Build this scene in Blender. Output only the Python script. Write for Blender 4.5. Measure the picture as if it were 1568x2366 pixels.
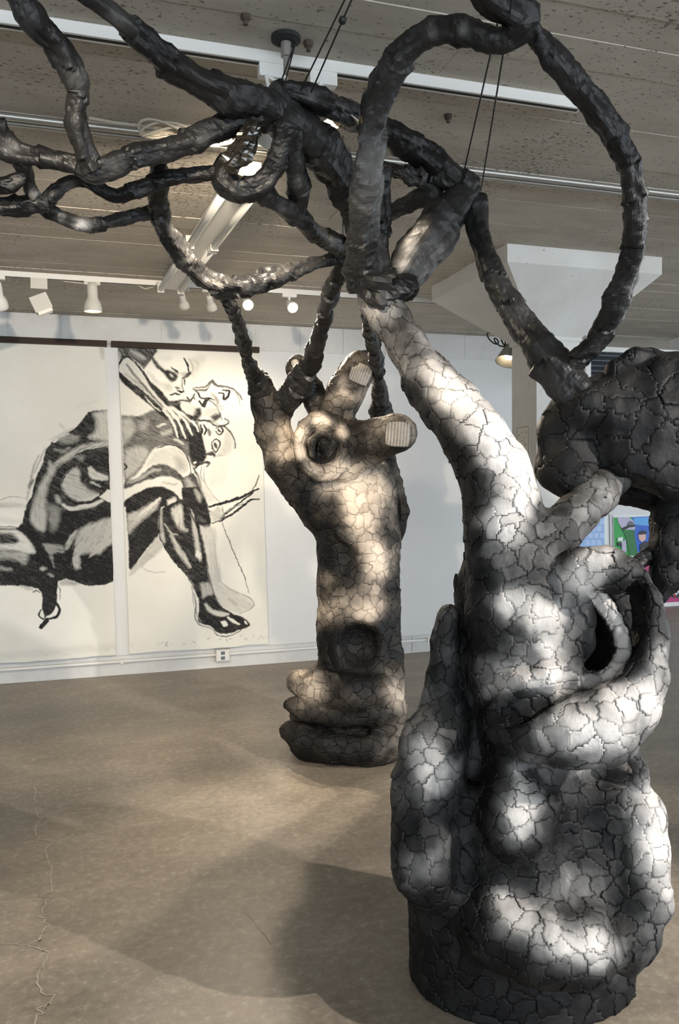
import bpy, math
import numpy as np
from mathutils import Matrix, Vector

for _o in list(bpy.data.objects):
    bpy.data.objects.remove(_o, do_unlink=True)
SC = bpy.context.scene
COL = SC.collection
RNG = np.random.default_rng(11)

# ---------------------------------------------------------------- camera
FPX, IW, IH = 1900.0, 1568.0, 2366.0
CAM = np.array([0.0, 0.0, 1.55])
_a, _b, _g = [math.radians(t) for t in (17.5, 2.0, 0.5)]
FW = np.array([math.sin(_a) * math.cos(_b), math.cos(_a) * math.cos(_b), -math.sin(_b)])
_r0 = np.array([math.cos(_a), -math.sin(_a), 0.0])
_u0 = np.cross(_r0, FW)
RT = _r0 * math.cos(_g) - _u0 * math.sin(_g)
UP = _u0 * math.cos(_g) + _r0 * math.sin(_g)
cd = bpy.data.cameras.new('camera')
cd.sensor_fit = 'VERTICAL'; cd.sensor_height = 36.0; cd.lens = FPX / IH * 36.0
cd.clip_start = 0.05; cd.clip_end = 200
cam = bpy.data.objects.new('camera', cd); COL.objects.link(cam)
cam.matrix_world = Matrix(((RT[0], UP[0], -FW[0], CAM[0]), (RT[1], UP[1], -FW[1], CAM[1]),
                           (RT[2], UP[2], -FW[2], CAM[2]), (0, 0, 0, 1)))
SC.camera = cam

# ---------------------------------------------------------------- world, exposure
SC.view_settings.view_transform = 'Standard'
SC.view_settings.look = 'None'
SC.view_settings.gamma = 1.0
SC.view_settings.use_curve_mapping = False
SC.view_settings.exposure = 0.3
wd = bpy.data.worlds.new('daylight'); SC.world = wd; wd.use_nodes = True
wd.node_tree.nodes['Background'].inputs[0].default_value = (0.80, 0.90, 1.0, 1)
wd.node_tree.nodes['Background'].inputs[1].default_value = 6.0


def spot(name, pos, target, power, color, angle=60, blend=0.35, radius=0.03):
    ld = bpy.data.lights.new(name, 'SPOT'); ld.energy = power; ld.color = color
    ld.spot_size = math.radians(angle); ld.spot_blend = blend; ld.shadow_soft_size = radius
    o = bpy.data.objects.new(name, ld); COL.objects.link(o)
    o.location = pos
    o.rotation_euler = (Vector(target) - Vector(pos)).to_track_quat('-Z', 'Y').to_euler()
    return o


WARM = (1.0, 0.85, 0.66)
NEUT = (1.0, 0.93, 0.86)


# ---------------------------------------------------------------- points of the place
def W(u, v, d):
    return CAM + d * (FW + RT * (u - 784) / FPX - UP * (v - 1183) / FPX)


def on(u, v, ax, val):
    k = W(u, v, 1.0) - CAM
    return CAM + k * (val - CAM[ax]) / k[ax]


def proj(P):
    q = np.asarray(P, float) - CAM
    d = q @ FW
    return 784 + FPX * (q @ RT) / d, 1183 - FPX * (q @ UP) / d, d


# ---------------------------------------------------------------- numpy noise
def _hash(ix, iy, iz):
    n = (ix * 374761393 + iy * 668265263 + iz * 2147483647 + 1274126177) & 0xFFFFFFFF
    n = ((n ^ (n >> 13)) * 1274126177) & 0xFFFFFFFF
    return ((n ^ (n >> 16)) & 0xFFFF) / 65535.0


def vnoise(P):
    P = np.asarray(P, np.float64)
    i = np.floor(P).astype(np.int64); f = P - i; f = f * f * (3 - 2 * f)
    r = 0
    for dx in (0, 1):
        for dy in (0, 1):
            for dz in (0, 1):
                w = (f[:, 0] if dx else 1 - f[:, 0]) * (f[:, 1] if dy else 1 - f[:, 1]) * (f[:, 2] if dz else 1 - f[:, 2])
                r = r + w * _hash(i[:, 0] + dx, i[:, 1] + dy, i[:, 2] + dz)
    return r * 2 - 1


def fbm(P, s, o=3):
    P = np.asarray(P) * s; r = 0; a = 1.0; t = 0
    for k in range(o):
        r = r + a * vnoise(P + 17.3 * k); t += a; a *= 0.5; P = P * 2.03
    return r / t


# ---------------------------------------------------------------- mesh helpers
class G:
    def __init__(s): s.V = []; s.F = []; s.n = 0

    def add(s, V, F):
        s.V.extend([tuple(map(float, p)) for p in V]); s.F.extend([tuple(int(i) + s.n for i in f) for f in F]); s.n += len(V)
        return s

    def box(s, lo, hi, bev=0.0):
        x0, y0, z0 = lo; x1, y1, z1 = hi
        V = [(x0, y0, z0), (x1, y0, z0), (x1, y1, z0), (x0, y1, z0), (x0, y0, z1), (x1, y0, z1), (x1, y1, z1), (x0, y1, z1)]
        return s.add(V, [(0, 3, 2, 1), (4, 5, 6, 7), (0, 1, 5, 4), (1, 2, 6, 5), (2, 3, 7, 6), (3, 0, 4, 7)])

    def obox(s, c, ax, h):
        """oriented box: centre, 3 axes, half sizes"""
        c = np.array(c, float); ax = [np.array(a, float) / np.linalg.norm(a) for a in ax]
        V = [c + sx * h[0] * ax[0] + sy * h[1] * ax[1] + sz * h[2] * ax[2] for sz in (-1, 1) for sx, sy in ((-1, -1), (1, -1), (1, 1), (-1, 1))]
        return s.add(V, [(0, 3, 2, 1), (4, 5, 6, 7), (0, 1, 5, 4), (1, 2, 6, 5), (2, 3, 7, 6), (3, 0, 4, 7)])

    def tube(s, pts, rad, n=10, cap=True):
        pts = [np.array(p, float) for p in pts]; m = len(pts)
        if np.isscalar(rad): rad = [rad] * m
        V = []; prev = None
        for i in range(m):
            t = pts[min(i + 1, m - 1)] - pts[max(i - 1, 0)]; t /= (np.linalg.norm(t) + 1e-12)
            if prev is None:
                prev = np.cross(t, (0, 0, 1) if abs(t[2]) < .9 else (1, 0, 0))
            a = prev - t * (prev @ t); a /= np.linalg.norm(a) + 1e-12; prev = a; b = np.cross(t, a)
            for k in range(n):
                th = 2 * math.pi * k / n
                V.append(pts[i] + rad[i] * (math.cos(th) * a + math.sin(th) * b))
        F = [(i * n + k, i * n + (k + 1) % n, (i + 1) * n + (k + 1) % n, (i + 1) * n + k) for i in range(m - 1) for k in range(n)]
        if cap: F += [tuple(range(n - 1, -1, -1)), tuple((m - 1) * n + k for k in range(n))]
        return s.add(V, F)

    def lathe(s, prof, c, axis, n=20):
        """prof: (radius, height along axis)"""
        axis = np.array(axis, float); axis /= np.linalg.norm(axis)
        a = np.cross(axis, (0, 0, 1) if abs(axis[2]) < .9 else (1, 0, 0)); a /= np.linalg.norm(a); b = np.cross(axis, a)
        c = np.array(c, float); m = len(prof)
        V = [c + axis * h + r * (math.cos(2 * math.pi * k / n) * a + math.sin(2 * math.pi * k / n) * b) for r, h in prof for k in range(n)]
        F = [(i * n + k, i * n + (k + 1) % n, (i + 1) * n + (k + 1) % n, (i + 1) * n + k) for i in range(m - 1) for k in range(n)]
        F += [tuple(range(n - 1, -1, -1)), tuple((m - 1) * n + k for k in range(n))]
        return s.add(V, F)

    def build(s, name, mat, parent=None, smooth=False):
        me = bpy.data.meshes.new(name); me.from_pydata(s.V, [], s.F); me.update()
        return link(name, me, mat, parent, smooth)


def link(name, me, mat, parent=None, smooth=False):
    o = bpy.data.objects.new(name, me); COL.objects.link(o)
    if mat is not None: me.materials.append(mat)
    if smooth:
        me.polygons.foreach_set('use_smooth', np.ones(len(me.polygons), bool))
    if parent is not None:
        o.parent = parent
        o.matrix_parent_inverse = Matrix.Translation(parent.location).inverted()
    return o


def fastmesh(name, V, Q, tone=None):
    """V (n,3), Q (m,k) uniform polygons"""
    me = bpy.data.meshes.new(name)
    V = np.ascontiguousarray(V, np.float32); Q = np.ascontiguousarray(Q, np.int32); k = Q.shape[1]
    me.vertices.add(len(V)); me.vertices.foreach_set('co', V.ravel())
    me.loops.add(Q.size); me.loops.foreach_set('vertex_index', Q.ravel())
    me.polygons.add(len(Q)); me.polygons.foreach_set('loop_start', np.arange(0, Q.size, k, dtype=np.int32))
    me.update(calc_edges=True)
    if tone is not None:
        at = me.attributes.new('tone', 'FLOAT', 'POINT'); at.data.foreach_set('value', np.ascontiguousarray(tone, np.float32))
    return me


def thing(name, label, cat, loc=(0, 0, 0), group=None):
    o = bpy.data.objects.new(name, None); COL.objects.link(o)
    o.empty_display_size = 0.05
    o.location = Vector([float(t) for t in loc])
    return tag(o, label, cat, group)


def tag(o, label, cat, group=None):
    o['label'] = label; o['category'] = cat
    if group: o['group'] = group
    return o


def struct(o):
    o['kind'] = 'structure'; return o


# ---------------------------------------------------------------- materials
def mat(name, base=(.5, .5, .5), rough=.6, metal=0.0, spec=.5, emit=None, estr=0):
    m = bpy.data.materials.new(name); m.use_nodes = True
    b = m.node_tree.nodes['Principled BSDF']
    b.inputs['Base Color'].default_value = (*base, 1); b.inputs['Roughness'].default_value = rough
    b.inputs['Metallic'].default_value = metal; b.inputs['Specular IOR Level'].default_value = spec
    if emit:
        b.inputs['Emission Color'].default_value = (*emit, 1); b.inputs['Emission Strength'].default_value = estr
    return m


class N:
    def __init__(s, m):
        s.t = m.node_tree; s.b = s.t.nodes['Principled BSDF']; s.c = None

    def n(s, typ, **kw):
        x = s.t.nodes.new(typ)
        for k, v in kw.items():
            if k.startswith('_'): setattr(x, k[1:], v)
            else: x.inputs[k.replace('__', ' ')].default_value = v
        return x

    def l(s, a, b): s.t.links.new(a, b)

    def coord(s):
        if s.c is None: s.c = s.t.nodes.new('ShaderNodeTexCoord')
        return s.c.outputs['Object']

    def noise(s, scale, detail=4, rough=.55, vec=None, dist=0.0):
        x = s.n('ShaderNodeTexNoise', Scale=scale, Detail=detail, Roughness=rough, Distortion=dist)
        s.l(vec or s.coord(), x.inputs['Vector']); return x.outputs['Fac']

    def mapping(s, scale=(1, 1, 1), rot=(0, 0, 0), loc=(0, 0, 0)):
        x = s.n('ShaderNodeMapping'); x.inputs['Scale'].default_value = scale; x.inputs['Rotation'].default_value = rot
        x.inputs['Location'].default_value = loc
        s.l(s.coord(), x.inputs['Vector']); return x.outputs['Vector']

    def ramp(s, fac, stops):
        x = s.t.nodes.new('ShaderNodeValToRGB'); e = x.color_ramp.elements
        while len(e) < len(stops): e.new(.5)
        for i, (p, c) in enumerate(stops):
            e[i].position = p; e[i].color = (*c, 1) if len(c) == 3 else c
        s.l(fac, x.inputs['Fac']); return x.outputs['Color']

    def mix(s, fac, a, b, mode='MIX'):
        x = s.t.nodes.new('ShaderNodeMix'); x.data_type = 'RGBA'; x.blend_type = mode
        for sock, val in ((x.inputs[0], fac), (x.inputs[6], a), (x.inputs[7], b)):
            if hasattr(val, 'links'): s.l(val, sock)
            else: sock.default_value = val if not isinstance(val, tuple) else (*val, 1)
        return x.outputs[2]

    def math(s, op, a, b=0.0):
        x = s.t.nodes.new('ShaderNodeMath'); x.operation = op
        for sock, val in ((x.inputs[0], a), (x.inputs[1], b)):
            if hasattr(val, 'links'): s.l(val, sock)
            else: sock.default_value = val
        return x.outputs[0]

    def bump(s, h, strength=.3, dist=.01):
        x = s.n('ShaderNodeBump', Strength=strength, Distance=dist); s.l(h, x.inputs['Height'])
        s.l(x.outputs['Normal'], s.b.inputs['Normal']); return x

    def color(s, c): s.l(c, s.b.inputs['Base Color'])


def m_floor():
    m = mat('polished_concrete', rough=.42, spec=.35); n = N(m)
    a = n.noise(.55, 5, .6); b = n.noise(2.2, 8, .7, n.mapping((1, 1.5, 1))); c = n.noise(30, 5, .75)
    col = n.ramp(a, [(.3, (.17, .142, .112)), (.5, (.23, .195, .154)), (.7, (.285, .245, .195))])
    col = n.mix(.55, col, n.ramp(b, [(.34, (.115, .098, .08)), (.5, (.235, .204, .165)), (.64, (.37, .33, .275))]))
    col = n.mix(.35, col, n.ramp(c, [(.34, (.10, .085, .07)), (.55, (.25, .215, .175)), (.7, (.55, .5, .43))]))
    # fine scratches and stray flecks
    w = n.noise(9, 8, .75, n.mapping((1, 5, 1), (0, 0, .9)))
    col = n.mix(n.ramp(w, [(.70, (0, 0, 0)), (.78, (.25, .25, .25))]), col, (.55, .5, .42))
    st = n.noise(1.1, 6, .7, n.mapping((1, 1, 1), loc=(4.2, 1.3, 0)))
    col = n.mix(n.ramp(st, [(.64, (0, 0, 0)), (.72, (.55, .55, .55))]), col, (.085, .062, .045))
    n.color(n.mix(1.0, col, (1.17, 1.15, 1.12), 'MULTIPLY'))
    n.l(n.math('ADD', n.math('MULTIPLY', b, .25), .3), n.b.inputs['Roughness'])
    n.bump(c, .05, .002)
    return m


def m_ceiling():
    m = mat('board_formed_concrete', rough=.9, spec=.2); n = N(m)
    a = n.noise(.8, 5, .6); b = n.noise(5, 6, .65, n.mapping((.55, 1.25, 1)))
    col = n.ramp(a, [(.3, (.44, .40, .34)), (.5, (.50, .46, .395)), (.7, (.55, .51, .45))])
    col = n.mix(.6, col, n.ramp(b, [(.3, (.36, .32, .265)), (.5, (.48, .44, .38)), (.7, (.58, .54, .475))]))
    # bug holes: sparse dark pits, clustered
    v = n.n('ShaderNodeTexNoise', Scale=62, Detail=3, Roughness=.6); n.l(n.mapping((.75, 1.3, 1)), v.inputs['Vector'])
    mask = n.noise(1.3, 3, .6, n.mapping((1, 1, 1), loc=(3, 7, 0)))
    pit = n.math('GREATER_THAN', n.math('ADD', v.outputs['Fac'], n.math('MULTIPLY', mask, .42)), .85)
    col = n.mix(n.math('MULTIPLY', pit, .7), col, (.07, .055, .04))
    n.color(col)
    h = n.math('SUBTRACT', n.math('MULTIPLY', b, .5), n.math('MULTIPLY', pit, 1.0))
    n.bump(h, .6, .008)
    return m


def m_wall(name='white_paint', base=(.74, .74, .73), var=.06):
    m = mat(name, rough=.75, spec=.25); n = N(m)
    a = n.noise(1.4, 4, .6); lo = tuple(c * (1 - var) for c in base)
    n.color(n.ramp(a, [(.35, lo), (.65, base)]))
    n.bump(n.noise(90, 2), .05, .002)
    return m


def m_column():
    m = mat('column_paint', rough=.8, spec=.2); n = N(m)
    col = n.ramp(n.noise(1.8, 5, .6), [(.35, (.60, .58, .54)), (.65, (.69, .68, .65))])
    p = n.math('GREATER_THAN', n.math('ADD', n.noise(48, 3, .6), n.math('MULTIPLY', n.noise(2.6, 3, .6), .36)), .90)
    n.color(n.mix(n.math('MULTIPLY', p, .7), col, (.14, .12, .10)))
    n.bump(n.math('SUBTRACT', n.noise(20, 3), p), .3, .006)
    return m


def m_block():
    m = mat('painted_block', rough=.8, spec=.2); n = N(m)
    a = n.noise(3.2, 6, .7); b = n.noise(60, 3)
    col = n.ramp(a, [(.3, (.60, .59, .56)), (.5, (.67, .665, .645)), (.7, (.71, .705, .69))])
    st = n.noise(1.7, 6, .75, n.mapping((1, 1, 4)))
    col = n.mix(n.ramp(st, [(.66, (0, 0, 0)), (.78, (.4, .4, .4))]), col, (.36, .30, .22))
    n.color(col); n.bump(b, .3, .004)
    return m


def m_charcoal(name, dark=(.005, .005, .0055), mid=(.12, .116, .112), light=(.72, .675, .63), warm=(.72, .675, .63), rough=.6, grain=26, spec=.22):
    m = mat(name, rough=rough, spec=spec); n = N(m)
    at = n.n('ShaderNodeAttribute', _attribute_name='tone')
    a = n.noise(7, 6, .65); g = n.noise(grain, 4, .7); f = n.noise(180, 2)
    t = n.math('ADD', at.outputs['Fac'], n.math('MULTIPLY', n.math('SUBTRACT', a, .5), .30))
    t = n.math('ADD', t, n.math('MULTIPLY', n.math('SUBTRACT', g, .5), .16))
    t = n.math('ADD', t, n.math('MULTIPLY', n.math('SUBTRACT', f, .5), .07))
    col = n.ramp(t, [(.0, dark), (.2, tuple(.24 * c for c in mid)), (.42, tuple(1.1 * c for c in mid)), (.68, tuple(.62 * c for c in light)), (.95, light)])
    n.color(col)
    cr = n.noise(34, 5, .6, dist=.6)
    n.bump(cr, .35, .01)
    return m


def m_wood():
    m = mat('dark_stained_wood', rough=.6, spec=.2); n = N(m)
    w = n.n('ShaderNodeTexWave', Scale=9, Distortion=7, Detail=3, _bands_direction='Z'); n.l(n.mapping((.5, 1, 5)), w.inputs['Vector'])
    n.color(n.ramp(w.outputs['Fac'], [(.2, (.018, .011, .008)), (.8, (.055, .036, .026))]))
    return m


def m_paper_draw():
    m = mat('drawing_paper', rough=.8, spec=.15); n = N(m)
    at = n.n('ShaderNodeAttribute', _attribute_name='tone')
    g = n.noise(160, 3, .7); a = n.noise(1.6, 5)
    paper = n.ramp(a, [(.35, (.70, .68, .61)), (.65, (.77, .755, .69))])
    t = n.math('MULTIPLY', at.outputs['Fac'], n.math('ADD', n.math('MULTIPLY', n.math('SUBTRACT', g, .5), .5), 1.0))
    n.color(n.mix(n.ramp(t, [(0, (0, 0, 0)), (1, (1, 1, 1))]), paper, (.012, .011, .012)))
    return m


M = dict(
    floor=m_floor(), ceil=m_ceiling(), wall=m_wall(), block=m_block(),
    cream=m_column(), sheet=m_wall('plain_paper', (.70, .66, .58), .04),
    wood=m_wood(), draw=m_paper_draw(),
    core=mat('torn_paper_underlayer', (.016, .015, .015), .85, spec=.2),
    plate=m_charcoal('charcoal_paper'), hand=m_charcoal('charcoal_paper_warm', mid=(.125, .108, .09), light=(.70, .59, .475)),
    branch=m_charcoal('charcoal_wrapped_branch', light=(.55, .54, .53), rough=.45, grain=18, spec=.34),
    nail=m_charcoal('charcoal_nail', light=(.72, .66, .58), rough=.45),
    tar=mat('glossy_tar_paper', (.02, .017, .012), .18, spec=.9),
    white=mat('white_enamel', (.72, .71, .68), .35), offw=mat('aged_white_enamel', (.55, .53, .48), .45),
    rust=mat('rusty_stud', (.05, .035, .025), .7), steel=mat('galvanised_steel', (.42, .41, .38), .35, .7), black=mat('black_cable', (.012, .012, .012), .5),
    reflector=mat('lamp_reflector', (.85, .82, .75), .25, .3), glow=mat('lit_lamp', (1, .9, .7), .4, emit=(1.0, .80, .5), estr=28),
    tube=mat('frosted_tube', (.68, .67, .63), .3), dark=mat('dark_opening', (.012, .012, .013), .8),
    magenta=mat('magenta_print', (.42, .03, .15), .5), red=mat('red_print', (.45, .03, .03), .5), inkw=mat('white_print', (.78, .80, .80), .5),
    ink=mat('black_print', (.01, .01, .012), .5), green=mat('green_print', (.03, .36, .07), .5), dgreen=mat('deep_green_print', (.015, .16, .04), .5),
    blue=mat('blue_print', (.02, .12, .55), .5), lblue=mat('sky_blue_print', (.10, .38, .75), .5), pale=mat('pale_blue_print', (.32, .48, .78), .5),
    brickp=mat('light_blue_print', (.45, .60, .86), .5), lav=mat('lavender_print', (.50, .45, .62), .5), grey=mat('grey_print', (.12, .14, .17), .5), skin=mat('skin_tone_print', (.72, .45, .38), .5),
    line=mat('pale_crack_filler', (.40, .36, .295), .7), beige=mat('beige_cable', (.42, .38, .31), .5), brass=mat('brass', (.45, .34, .15), .35, .8),
)

# ================================================================ THE ROOM
ZC = 2.90          # ceiling height
YB = 6.90          # back wall
XE = 4.35          # end of the back wall behind the column
YF = 8.40          # farther wall of the bay on the right


def slab(name, lo, hi, m):
    return struct(G().box(lo, hi).build(name, m))


floor = slab('floor', (-7, -6, -.2), (15, 14, 0), M['floor'])
ceiling = slab('ceiling', (-7, -6, ZC + .012), (15, 14, ZC + .30), M['ceil'])
# form-board imprints of the ceiling: long planks running along the room, each at its own level
y = -1.2; k = 0
while y < 8.4:
    w = .145 + .05 * RNG.random(); dz = .004 * RNG.random()
    x0 = -7 + RNG.random()
    cuts = [x0]
    while cuts[-1] < 11: cuts.append(cuts[-1] + 3.2 + 1.6 * RNG.random())
    for xa, xb in zip(cuts[:-1], cuts[1:]):
        z = ZC + dz + .003 * (RNG.random() - .5)
        G().box((xa + .001, y + .001, z), (xb - .001, y + w - .001, ZC + .03)).build('form_board', M['ceil'], ceiling)
    y += w; k += 1

wall_back = struct(G().box((-7, YB, 0), (XE, YB + .25, ZC)).build('wall_back', M['block']))
# drywall facing hung in front of the block wall
G().box((-7, YB - .016, .165), (XE - .004, YB - .0005, 2.675)).build('drywall_panel', M['wall'], wall_back)
# painted blocks left showing above and below the facing
for z0, z1, off in ((.004, .158, .1), (2.682, ZC - .004, .25)):
    x = -7 + off
    while x < XE - .3:
        d = .004 + .004 * RNG.random()
        G().box((x + .004, YB - d, z0), (x + .386, YB - .0005, z1)).build('block', M['block'], wall_back)
        x += .39
wall_return = struct(G().box((XE - .2, YB + .25, 0), (XE, 12, ZC)).build('wall_return', M['wall']))
wall_far = struct(G().box((XE, YF, 0), (15, YF + .2, ZC)).build('wall_far', M['wall']))
wall_left = struct(G().box((-7.2, -6, 0), (-7, 8, ZC)).build('wall_left', M['wall']))
# shopfront openings on the street side (behind the camera) and at the right end: low sill and posts, open to daylight
g = G(); g.box((-7, -6.2, 0), (15, -6, .35)); g.box((-7, -6.2, 2.72), (15, -6, ZC))
for i in range(9): g.box((-7 + i * 2.72, -6.2, .35), (-6.84 + i * 2.72, -6, 2.72))
struct(g.build('wall_street', M['wall']))
g = G(); g.box((15, -6, 0), (15.2, 14, .5)); g.box((15, -6, 2.72), (15.2, 14, ZC))
for i in range(7): g.box((15, -6 + i * 3.2, .5), (15.2, -5.8 + i * 3.2, 2.72))
struct(g.build('wall_right', M['wall']))

# square column with flared capital
cx, cy, hw = 2.905, 4.735, .155
col = struct(G().box((cx - hw, cy - hw, 0), (cx + hw, cy + hw, 2.46)).build('trim_1', M['cream']))
ct = .525
V = [(cx + sx * q - .04 * (q > .3), cy + sy * q, z) for q, z in ((hw + .012, 2.44), (hw + .012, 2.465), (ct, ZC - .10), (ct, ZC + .01)) for sx, sy in ((-1, -1), (1, -1), (1, 1), (-1, 1))]
F = [(3, 2, 1, 0)] + [(a * 4 + i, a * 4 + (i + 1) % 4, a * 4 + 4 + (i + 1) % 4, a * 4 + 4 + i) for a in range(3) for i in range(4)] + [(12, 13, 14, 15)]
G().add(V, F).build('capital', M['cream'], col)

# floor crack that wanders towards the camera
def ribbon(pts, w, z=.0012):
    g = G(); P = [np.array(p) for p in pts]
    for i in range(len(P) - 1):
        t = P[i + 1] - P[i]; nrm = np.array((-t[1], t[0], 0)); nrm /= np.linalg.norm(nrm)
        a, b = w * (.6 + .8 * RNG.random()), w * (.6 + .8 * RNG.random())
        q = [P[i] - nrm * a, P[i] + nrm * a, P[i + 1] + nrm * b, P[i + 1] - nrm * b]
        g.add([(p[0], p[1], z) for p in q], [(0, 1, 2, 3)])
    return g


def wander(px, n=6, amp=.012):
    P = [on(u, v, 2, 0) for u, v in px]; out = []
    for a, b in zip(P[:-1], P[1:]):
        for k in range(n):
            q = a + (b - a) * k / n; out.append(q + np.array([RNG.normal() * amp, RNG.normal() * amp, 0]))
    out.append(P[-1]); return out


ribbon(wander([(78, 1810), (95, 1860), (86, 1930), (120, 1960), (112, 2060), (98, 2110), (95, 2160), (82, 2180), (110, 2220), (80, 2275), (122, 2310), (80, 2360), (70, 2420)]), .0024).build('crack', M['line'], floor)
ribbon(wander([(0, 2182), (85, 2180)], 5, .006), .0013).build('crack', M['line'], floor)
ribbon(wander([(570, 2110), (625, 2180)], 4, .004), .0014).build('crack', M['line'], floor)

# ---------------------------------------------------------------- conduit and outlet along the foot of the back wall
g = G(); g.tube([(-6.9, YB - .035, .118), (XE - .05, YB - .035, .118)], .013, 10)
t = thing('wall_conduit', 'white metal conduit running along the foot of the white wall', 'conduit', (-1, YB - .035, .118))
g.build('pipe', M['white'], t, True)
for x in (-.9, .3, 2.2, 3.0):
    G().box((x - .012, YB - .052, .101), (x + .012, YB - .008, .135)).build('strap', M['white'], t)
p = on(512, 1507, 1, YB)
t = thing('power_outlet', 'white metal outlet box on the conduit below the drawing of the seated figures', 'outlet', (p[0], YB - .03, .115))
G().box((p[0] - .06, YB - .058, .062), (p[0] + .06, YB - .009, .164)).build('box', M['offw'], t)
cp = G().box((p[0] - .05, YB - .062, .070), (p[0] + .05, YB - .0585, .156)).build('cover_plate', M['white'], t)
for dz in (-.021, .021):
    g = G(); g.box((p[0] - .017, YB - .065, .113 + dz - .014), (p[0] + .017, YB - .0625, .113 + dz + .014)); g.build('socket', M['grey'], cp)

# ---------------------------------------------------------------- ceiling conduits, cable bundle
for i, (yy, r, lab) in enumerate(((3.20, .013, 'thin steel conduit on the concrete ceiling, the one with a loose cable coil'),
                                  (3.255, .011, 'second steel conduit on the concrete ceiling beside the one carrying a cable coil'))):
    t = thing('ceiling_conduit', lab, 'conduit', (0, yy, ZC - .03), 'conduits on the ceiling')
    G().tube([(-6, yy, ZC - .03), (9, yy, ZC - .03)], r, 10).build('pipe', M['steel'], t, True)
    for x in (-.7, .45, 1.47, 3.0):
        G().box((x - .012, yy - .02, ZC - .046), (x + .012, yy + .02, ZC + .005)).build('strap', M['offw'], t)
t = thing('cable_coil', 'loose coil of pale flex tied to the ceiling conduit', 'cable', W(400, 300, 3.2))
for j in range(5):
    P = []
    c0 = on(395, 300, 2, ZC - .06)
    for k in range(25):
        th = 2 * math.pi * k / 24
        P.append(c0 + np.array([.115 * math.cos(th + j) * (1 + .12 * j) + .02 * j, .035 * math.sin(th + j * .7), .018 * math.sin(2 * th + j) - .005 * j]))
    G().tube(P, .0055, 6).build('loop', M['beige'], t, True)
P = [on(u, v, 2, ZC - .05) for u, v in ((205, 272), (260, 283), (330, 291), (380, 296))]
G().tube(P, .006, 6).build('tail', M['beige'], t, True)

# ---------------------------------------------------------------- lighting tracks
def track(y, x0, x1, lab):
    t = thing('light_track', lab, 'light track', (x0, y, ZC))
    rl = G().box((x0, y - .018, ZC - .034), (x1, y + .018, ZC + .004)).build('rail', M['white'], t)
    G().box((x0 + .01, y - .008, ZC - .0345), (x1 - .01, y + .008, ZC - .0335)).build('slot', M['dark'], rl)
    return t


YT1, YT2, YT0 = 2.575, 5.60, .10
track(YT1, -4, 1.72, 'white lighting track across the ceiling carrying the two lit flood lamps')
track(YT2, -4, 3.2, 'white lighting track on the ceiling next to the back wall')
track(YT0, -2, 6.5, 'white lighting track on the ceiling near the street windows')


def par_lamp(x, y, aim, lab, lit=False, name='track_spotlight', drop=.10, s=1.0, cat='spotlight', group='track spotlights', metal='white'):
    """bell shaped track spotlight on a short stem"""
    t = thing(name, lab, cat, (x, y, ZC - .034), group)
    G().box((x - .05, y - .016, ZC - .055), (x + .05, y + .016, ZC - .034)).build('adapter', M[metal], t)
    j = np.array([x, y, ZC - .055 - drop])
    G().tube([(x, y, ZC - .055), j], .008, 8).build('stem', M[metal], t)
    a = np.array(aim, float) - j; a /= np.linalg.norm(a)
    c = j + a * .0
    pr = [(.012, -.045), (.036, -.04), (.040, 0), (.040, .07), (.046, .085), (.062, .115), (.068, .15), (.070, .175), (.064, .176), (.058, .15), (.04, .10)]
    hs = G().lathe([(r * s, h * s) for r, h in pr], c, a, 24).build('housing', M[metal], t, True)
    G().lathe([(.001, .160 * s), (.03 * s, .166 * s), (.055 * s, .150 * s), (.04 * s, .11 * s), (.001, .105 * s)], c, a, 20).build('lamp_face', M['glow'] if lit else M['reflector'], hs, True)
    return c + a * .2 * s, a


def flood_lamp(x, y, aim, lab, group='track flood lamps'):
    t = thing('track_floodlight', lab, 'floodlight', (x, y, ZC - .034), group)
    G().box((x - .045, y - .016, ZC - .075), (x + .045, y + .016, ZC - .034)).build('adapter', M['white'], t)
    j = np.array([x, y, ZC - .145])
    a = np.array(aim, float) - j; a /= np.linalg.norm(a)
    s = np.cross(a, (0, 0, 1)); s /= np.linalg.norm(s); u = np.cross(s, a)
    top = np.array([x, y, ZC - .075])
    for sg in (-1, 1):
        G().tube([top, top + s * sg * .045 - np.array([0, 0, .01]), j + s * sg * .055 - a * .02, j + s * sg * .055], .006, 6).build('yoke_arm', M['white'], t)
    # hooded box: open at the front, four flared sides and a back
    b0, f0 = j - a * .035, j + a * .06
    q0 = [b0 + s * sx * .034 + u * su * .028 for sx, su in ((-1, -1), (1, -1), (1, 1), (-1, 1))]
    q1 = [f0 + s * sx * .052 + u * su * .044 for sx, su in ((-1, -1), (1, -1), (1, 1), (-1, 1))]
    i1 = [f0 + s * sx * .049 + u * su * .041 for sx, su in ((-1, -1), (1, -1), (1, 1), (-1, 1))]
    i0 = [b0 + a * .012 + s * sx * .031 + u * su * .025 for sx, su in ((-1, -1), (1, -1), (1, 1), (-1, 1))]
    F = [(3, 2, 1, 0)] + [(i, (i + 1) % 4, 4 + (i + 1) % 4, 4 + i) for i in range(4)] + [(4 + i, 4 + (i + 1) % 4, 8 + (i + 1) % 4, 8 + i) for i in range(4)] + [(8 + i, 8 + (i + 1) % 4, 12 + (i + 1) % 4, 12 + i) for i in range(4)] + [(12, 13, 14, 15)]
    hd = G().add(q0 + q1 + i1 + i0, F).build('hood', M['reflector'], t)
    G().lathe([(.001, -.01), (.014, 0), (.020, .02), (.014, .042), (.001, .046)], j - a * .01, a, 16).build('bulb', M['glow'], hd, True)
    for sg in (-1, 1):
        e = f0 + u * sg * .045
        G().obox(e + a * .03 + u * sg * .012, (s, a + u * sg * .35, u - a * sg * .35), (.052, .032, .0015)).build('barn_door', M['reflector'], hd)
    return f0 + a * .03, a

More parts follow.
